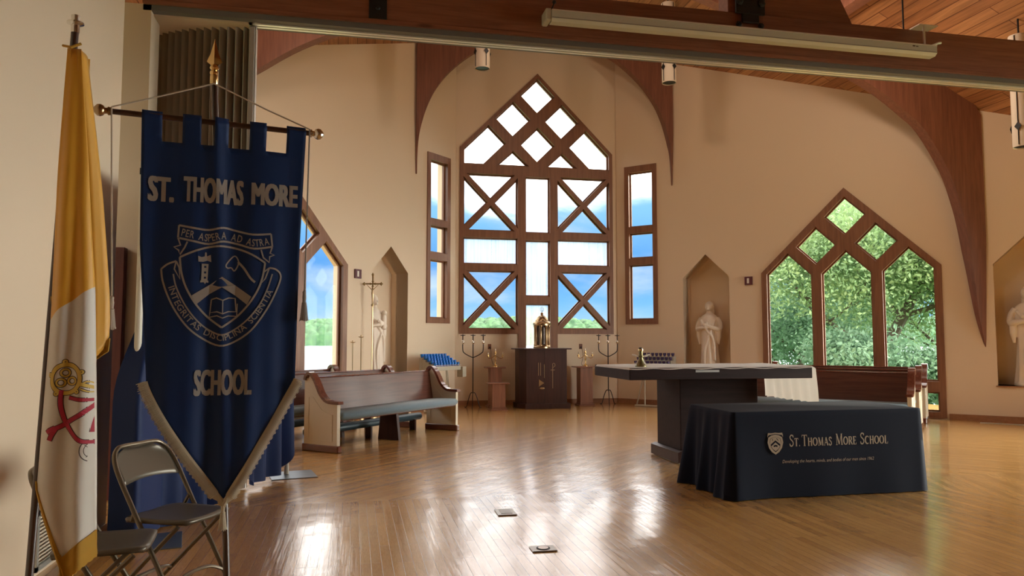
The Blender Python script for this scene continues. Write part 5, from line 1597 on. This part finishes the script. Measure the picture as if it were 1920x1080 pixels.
sheet('rear_fold', [(lambda z: XL_(z) + .016, 3.062, 1.52), (lambda z: XL_(z) - .001, 3.075, 1.52), (lambda z: XL_(z) - LX(z), 3.10, 1.53), (lambda z: XL_(z) + .01, 3.15, 1.56), (lambda z: XL_(z) + .05, 3.16, 1.50)], None, M['yellow'])
# white rear panel continuing down behind the front
sheet('rear_fold', [(lambda z: XL_(min(z, 1.4)) + .012, 3.065, .86), (lambda z: -1.06, 3.09, .76), (lambda z: -1.0, 3.10, .72), (lambda z: XR_(min(z, 1.4)) - .01, 3.07, .68)], None, M['whitef'], 40, 1.42)
# gold fringe along the hem
ff = MB()
for i in range(151):
    u = i / 150; z = zlow(u); x = XL_(z) + (XR_(z) - XL_(z)) * u; y = 3.045 - .035 * math.sin(PI * u) + .012 * math.sin(u * 11 + 3)
    left = u < .30
    dx, dz = ((.022, -.088) if left else (.004, -.080))
    ff.tube([fl(x - (.004 if left else 0), y - .004, z + .012), fl(x + dx * .5, y - .007, z + dz * .5), fl(x + dx, y - .002, z + dz + .004 * math.sin(i * 2.9))], .0034, 4)
ff.build('fringe', M['goldf'], fg)
for xf, y0, z0, n_, wd in ((XL_(1.52) - .014, 3.09, 1.53, 14, .030), (XR_(1.34) - .004, 3.08, 1.345, 18, .040)):
    lf = MB()
    for i in range(n_):
        x = xf + wd * i / n_; zz = z0 + (.03 * i / n_ if y0 == 3.08 else 0)
        lf.tube([fl(x, y0 - .004 + .001 * i, zz), fl(x, y0, zz - .05)], .0022, 4)
    lf.build('fringe', M['goldf'], fg)
MB().tube([fl(-1.10, 3.08, 2.49), fl(-1.06, 3.05, 2.475), fl(-1.03, 3.06, 2.495)], .005, 6).build('tie_cord', M['goldf'], fg)
# emblem: key heads, red cord
def ey(x, z):
    u = max(0, min(1, (x - XL_(z)) / (XR_(z) - XL_(z)))); w_ = (2.475 - z) / (2.475 - zlow(u))
    return 3.045 - .035 * math.sin(PI * u) + .012 * math.sin(u * 11 + w_ * 3)
def emb(name, strokes, m_, off=.004, fills=()):
    mb = MB()
    for pts, w_, cl in strokes:
        p = smooth_path(pts, 5, cl) if len(pts) > 2 else resample(pts, 8)
        v, f_ = line2d(p, w_, cl); mb.add([fl(min(a, XR_(b) - .004), ey(min(a, XR_(b) - .004), b) - off, b) for a, b in v], f_)
    return mb.build(name, m_, fc)
wc = (-1.019, 1.226)
circ = lambda c, r, n=20, k=1: [(c[0] + r * math.cos(2 * PI * i / n), c[1] + k * r * math.sin(2 * PI * i / n)) for i in range(n)]
W1 = [(circ(wc, .046, 24, 1.12), .014, True)]
lob = []
for k in range(3):
    a = PI / 2 + 2 * PI * k / 3 + .15; c = (wc[0] + .020 * math.cos(a), wc[1] + .022 * math.sin(a)); lob.append((circ(c, .013, 12), .006, True))
for k in range(5):
    a = 2 * PI * k / 5 + .4; c = (wc[0] + .056 * math.cos(a), wc[1] + .062 * math.sin(a)); lob.append((circ(c, .005, 8), .006, True))
lob += [([(-0.973, 1.208), (-0.946, 1.198), (-0.926, 1.190)], .012, False), ([(-0.971, 1.200), (-0.951, 1.215), (-0.929, 1.205), (-0.925, 1.18), (-0.946, 1.178), (-0.971, 1.19)], .005, False)]
emb('key_outline', [(p, w_ + .005, c) for p, w_, c in W1 + lob], M['ink'], .0032)
emb('gold_key', W1 + lob, M['goldp'], .0045)
ropes = [([(-1.032, 1.185), (-1.034, 1.14), (-1.027, 1.10), (-1.013, 1.062), (-0.989, 1.025), (-0.961, 1.0), (-0.923, .993)], .013, False), ([(-1.009, 1.158), (-0.971, 1.150), (-0.923, 1.148)], .012, False),
         ([(-1.065, 1.04), (-1.031, 1.055), (-1.001, 1.075), (-0.961, 1.10), (-0.923, 1.135)], .015, False), ([(-0.923, 1.09), (-0.929, 1.06), (-0.933, 1.03)], .012, False),
         ([(-1.047, 1.050), (-1.067, 1.040), (-1.076, 1.032)], .016, False), ([(-1.047, 1.046), (-1.059, 1.022), (-1.065, 1.005)], .016, False)]
emb('cord_outline', [(p, w_ + .005, c) for p, w_, c in ropes], M['ink'], .0032)
emb('red_cord', ropes, M['red'], .0048)
emb('silver_key', [(circ((-0.927, .965), .038, 20, 1.1), .003, True), (circ((-0.927, .965), .026, 20, 1.1), .002, True), ([(-0.951, .985), (-0.936, .965), (-0.946, .94)], .002, False)], M['ink'], .003)

# ------------------------------------------------------------------ folding chairs
def folding_chair(label, loc, rz):
    e = thing('folding_chair', label, 'chair', loc, rz, 'bronze metal folding chairs at the left wall')
    w_ = .215; r = .0125
    fl_ = lambda t, x: (x, -.21 + .46 * t, .80 * t)      # leaning main frame, t: 0 floor, 1 top
    pts = [fl_(0.005, -w_), fl_(.3, -w_), fl_(.6, -w_), fl_(.84, -w_), fl_(.94, -w_ + .02), fl_(.99, -w_ + .065), fl_(1.0, -w_ + .12), fl_(1.0, 0)]
    pts = pts + [(-x, y, z) for x, y, z in reversed(pts[:-1])]
    MB().tube(smooth_path(pts, 4), r, 10).build('main_frame', M['chair'], e, True)
    bk = []; n = 16
    for j in range(8):
        t = .765 + .225 * j / 7
        for i in range(n + 1):
            u = i / n * 2 - 1; ww = w_ - .008
            if t > .90: ww -= .11 * ((t - .90) / .09) ** 2
            b = .022 * (1 - u * u); x, y, z = fl_(t, u * ww); low = .018 * (1 - u * u) * (1 - j / 7)
            bk.append((x, y + b, z + low))
    MB().add(bk, [(j * (n + 1) + i, j * (n + 1) + i + 1, (j + 1) * (n + 1) + i + 1, (j + 1) * (n + 1) + i) for j in range(7) for i in range(n)]).build('backrest', M['chairp'], e, True, 180).modifiers.new('s', 'SOLIDIFY').thickness = .004
    st_ = MB(); nx_, ny_ = 14, 12; vs = []
    for j in range(ny_ + 1):
        for i in range(nx_ + 1):
            u = i / nx_ * 2 - 1; v = j / ny_ * 2 - 1
            wx = .20 * (1 - .06 * (1 - v) / 2); x = u * wx; y = -.03 + v * .195
            c = max(0, abs(u) - .75) / .25; d = max(0, abs(v) - .75) / .25
            k = math.hypot(c, d)
            if c > 0 and d > 0:                       # round the corners
                x -= math.copysign(.014 * c * d, x); y -= math.copysign(.014 * c * d, v)
            z = .452 - .012 * (1 - min(1, u * u + v * v * .8)) - .010 * max(0, k - .55) ** 1.5
            vs.append((x, y, z))
    st_.add(vs, [(j * (nx_ + 1) + i, j * (nx_ + 1) + i + 1, (j + 1) * (nx_ + 1) + i + 1, (j + 1) * (nx_ + 1) + i) for j in range(ny_) for i in range(nx_)])
    so_ = st_.build('seat', M['chairp'], e, True, 180); md = so_.modifiers.new('s', 'SOLIDIFY'); md.thickness = .020; md.offset = -1
    w2 = .185
    q = [(-w2, -.17, .42), (-w2, .02, .235), (-w2, .24, .02), (-w2, .25, .008)]
    for sg in (-1, 1):
        MB().tube([(sg * x, y, z) for x, y, z in q], .0115, 8).build('rear_leg', M['chair'], e, True)
        MB().tube([(sg * (w_ - .01), -.21 + .46 * .62, .495), (sg * (w_ - .018), .10, .44)], .010, 6).build('hinge', M['chair'], e)
        MB().lathe([(.017, 0), (.017, .03), (.013, .032)], (sg * w_, -.21, 0), 10).build('rubber_foot', M['rubber'], e)
        MB().lathe([(.016, 0), (.016, .03), (.012, .032)], (sg * w2, .25, 0), 10).build('rubber_foot', M['rubber'], e)
    MB().tube(smooth_path([fl_(.12, -w_), (-.12, -.14, .14), (0, -.135, .15), (.12, -.14, .14), fl_(.12, w_)], 4), .009, 8).build('front_rung', M['chair'], e, True)
    MB().tube(smooth_path([(-w2, .16, .098), (-.1, .15, .12), (.1, .15, .12), (w2, .16, .098)], 4), .009, 8).build('rear_rung', M['chair'], e, True)
    return e
folding_chair('bronze metal folding chair with its back showing, below the blue banner', (-.92, 4.36, 0), math.radians(63))
folding_chair('bronze metal folding chair nearer the camera, back hidden by the flag', (-1.12, 3.80, 0), math.radians(96))
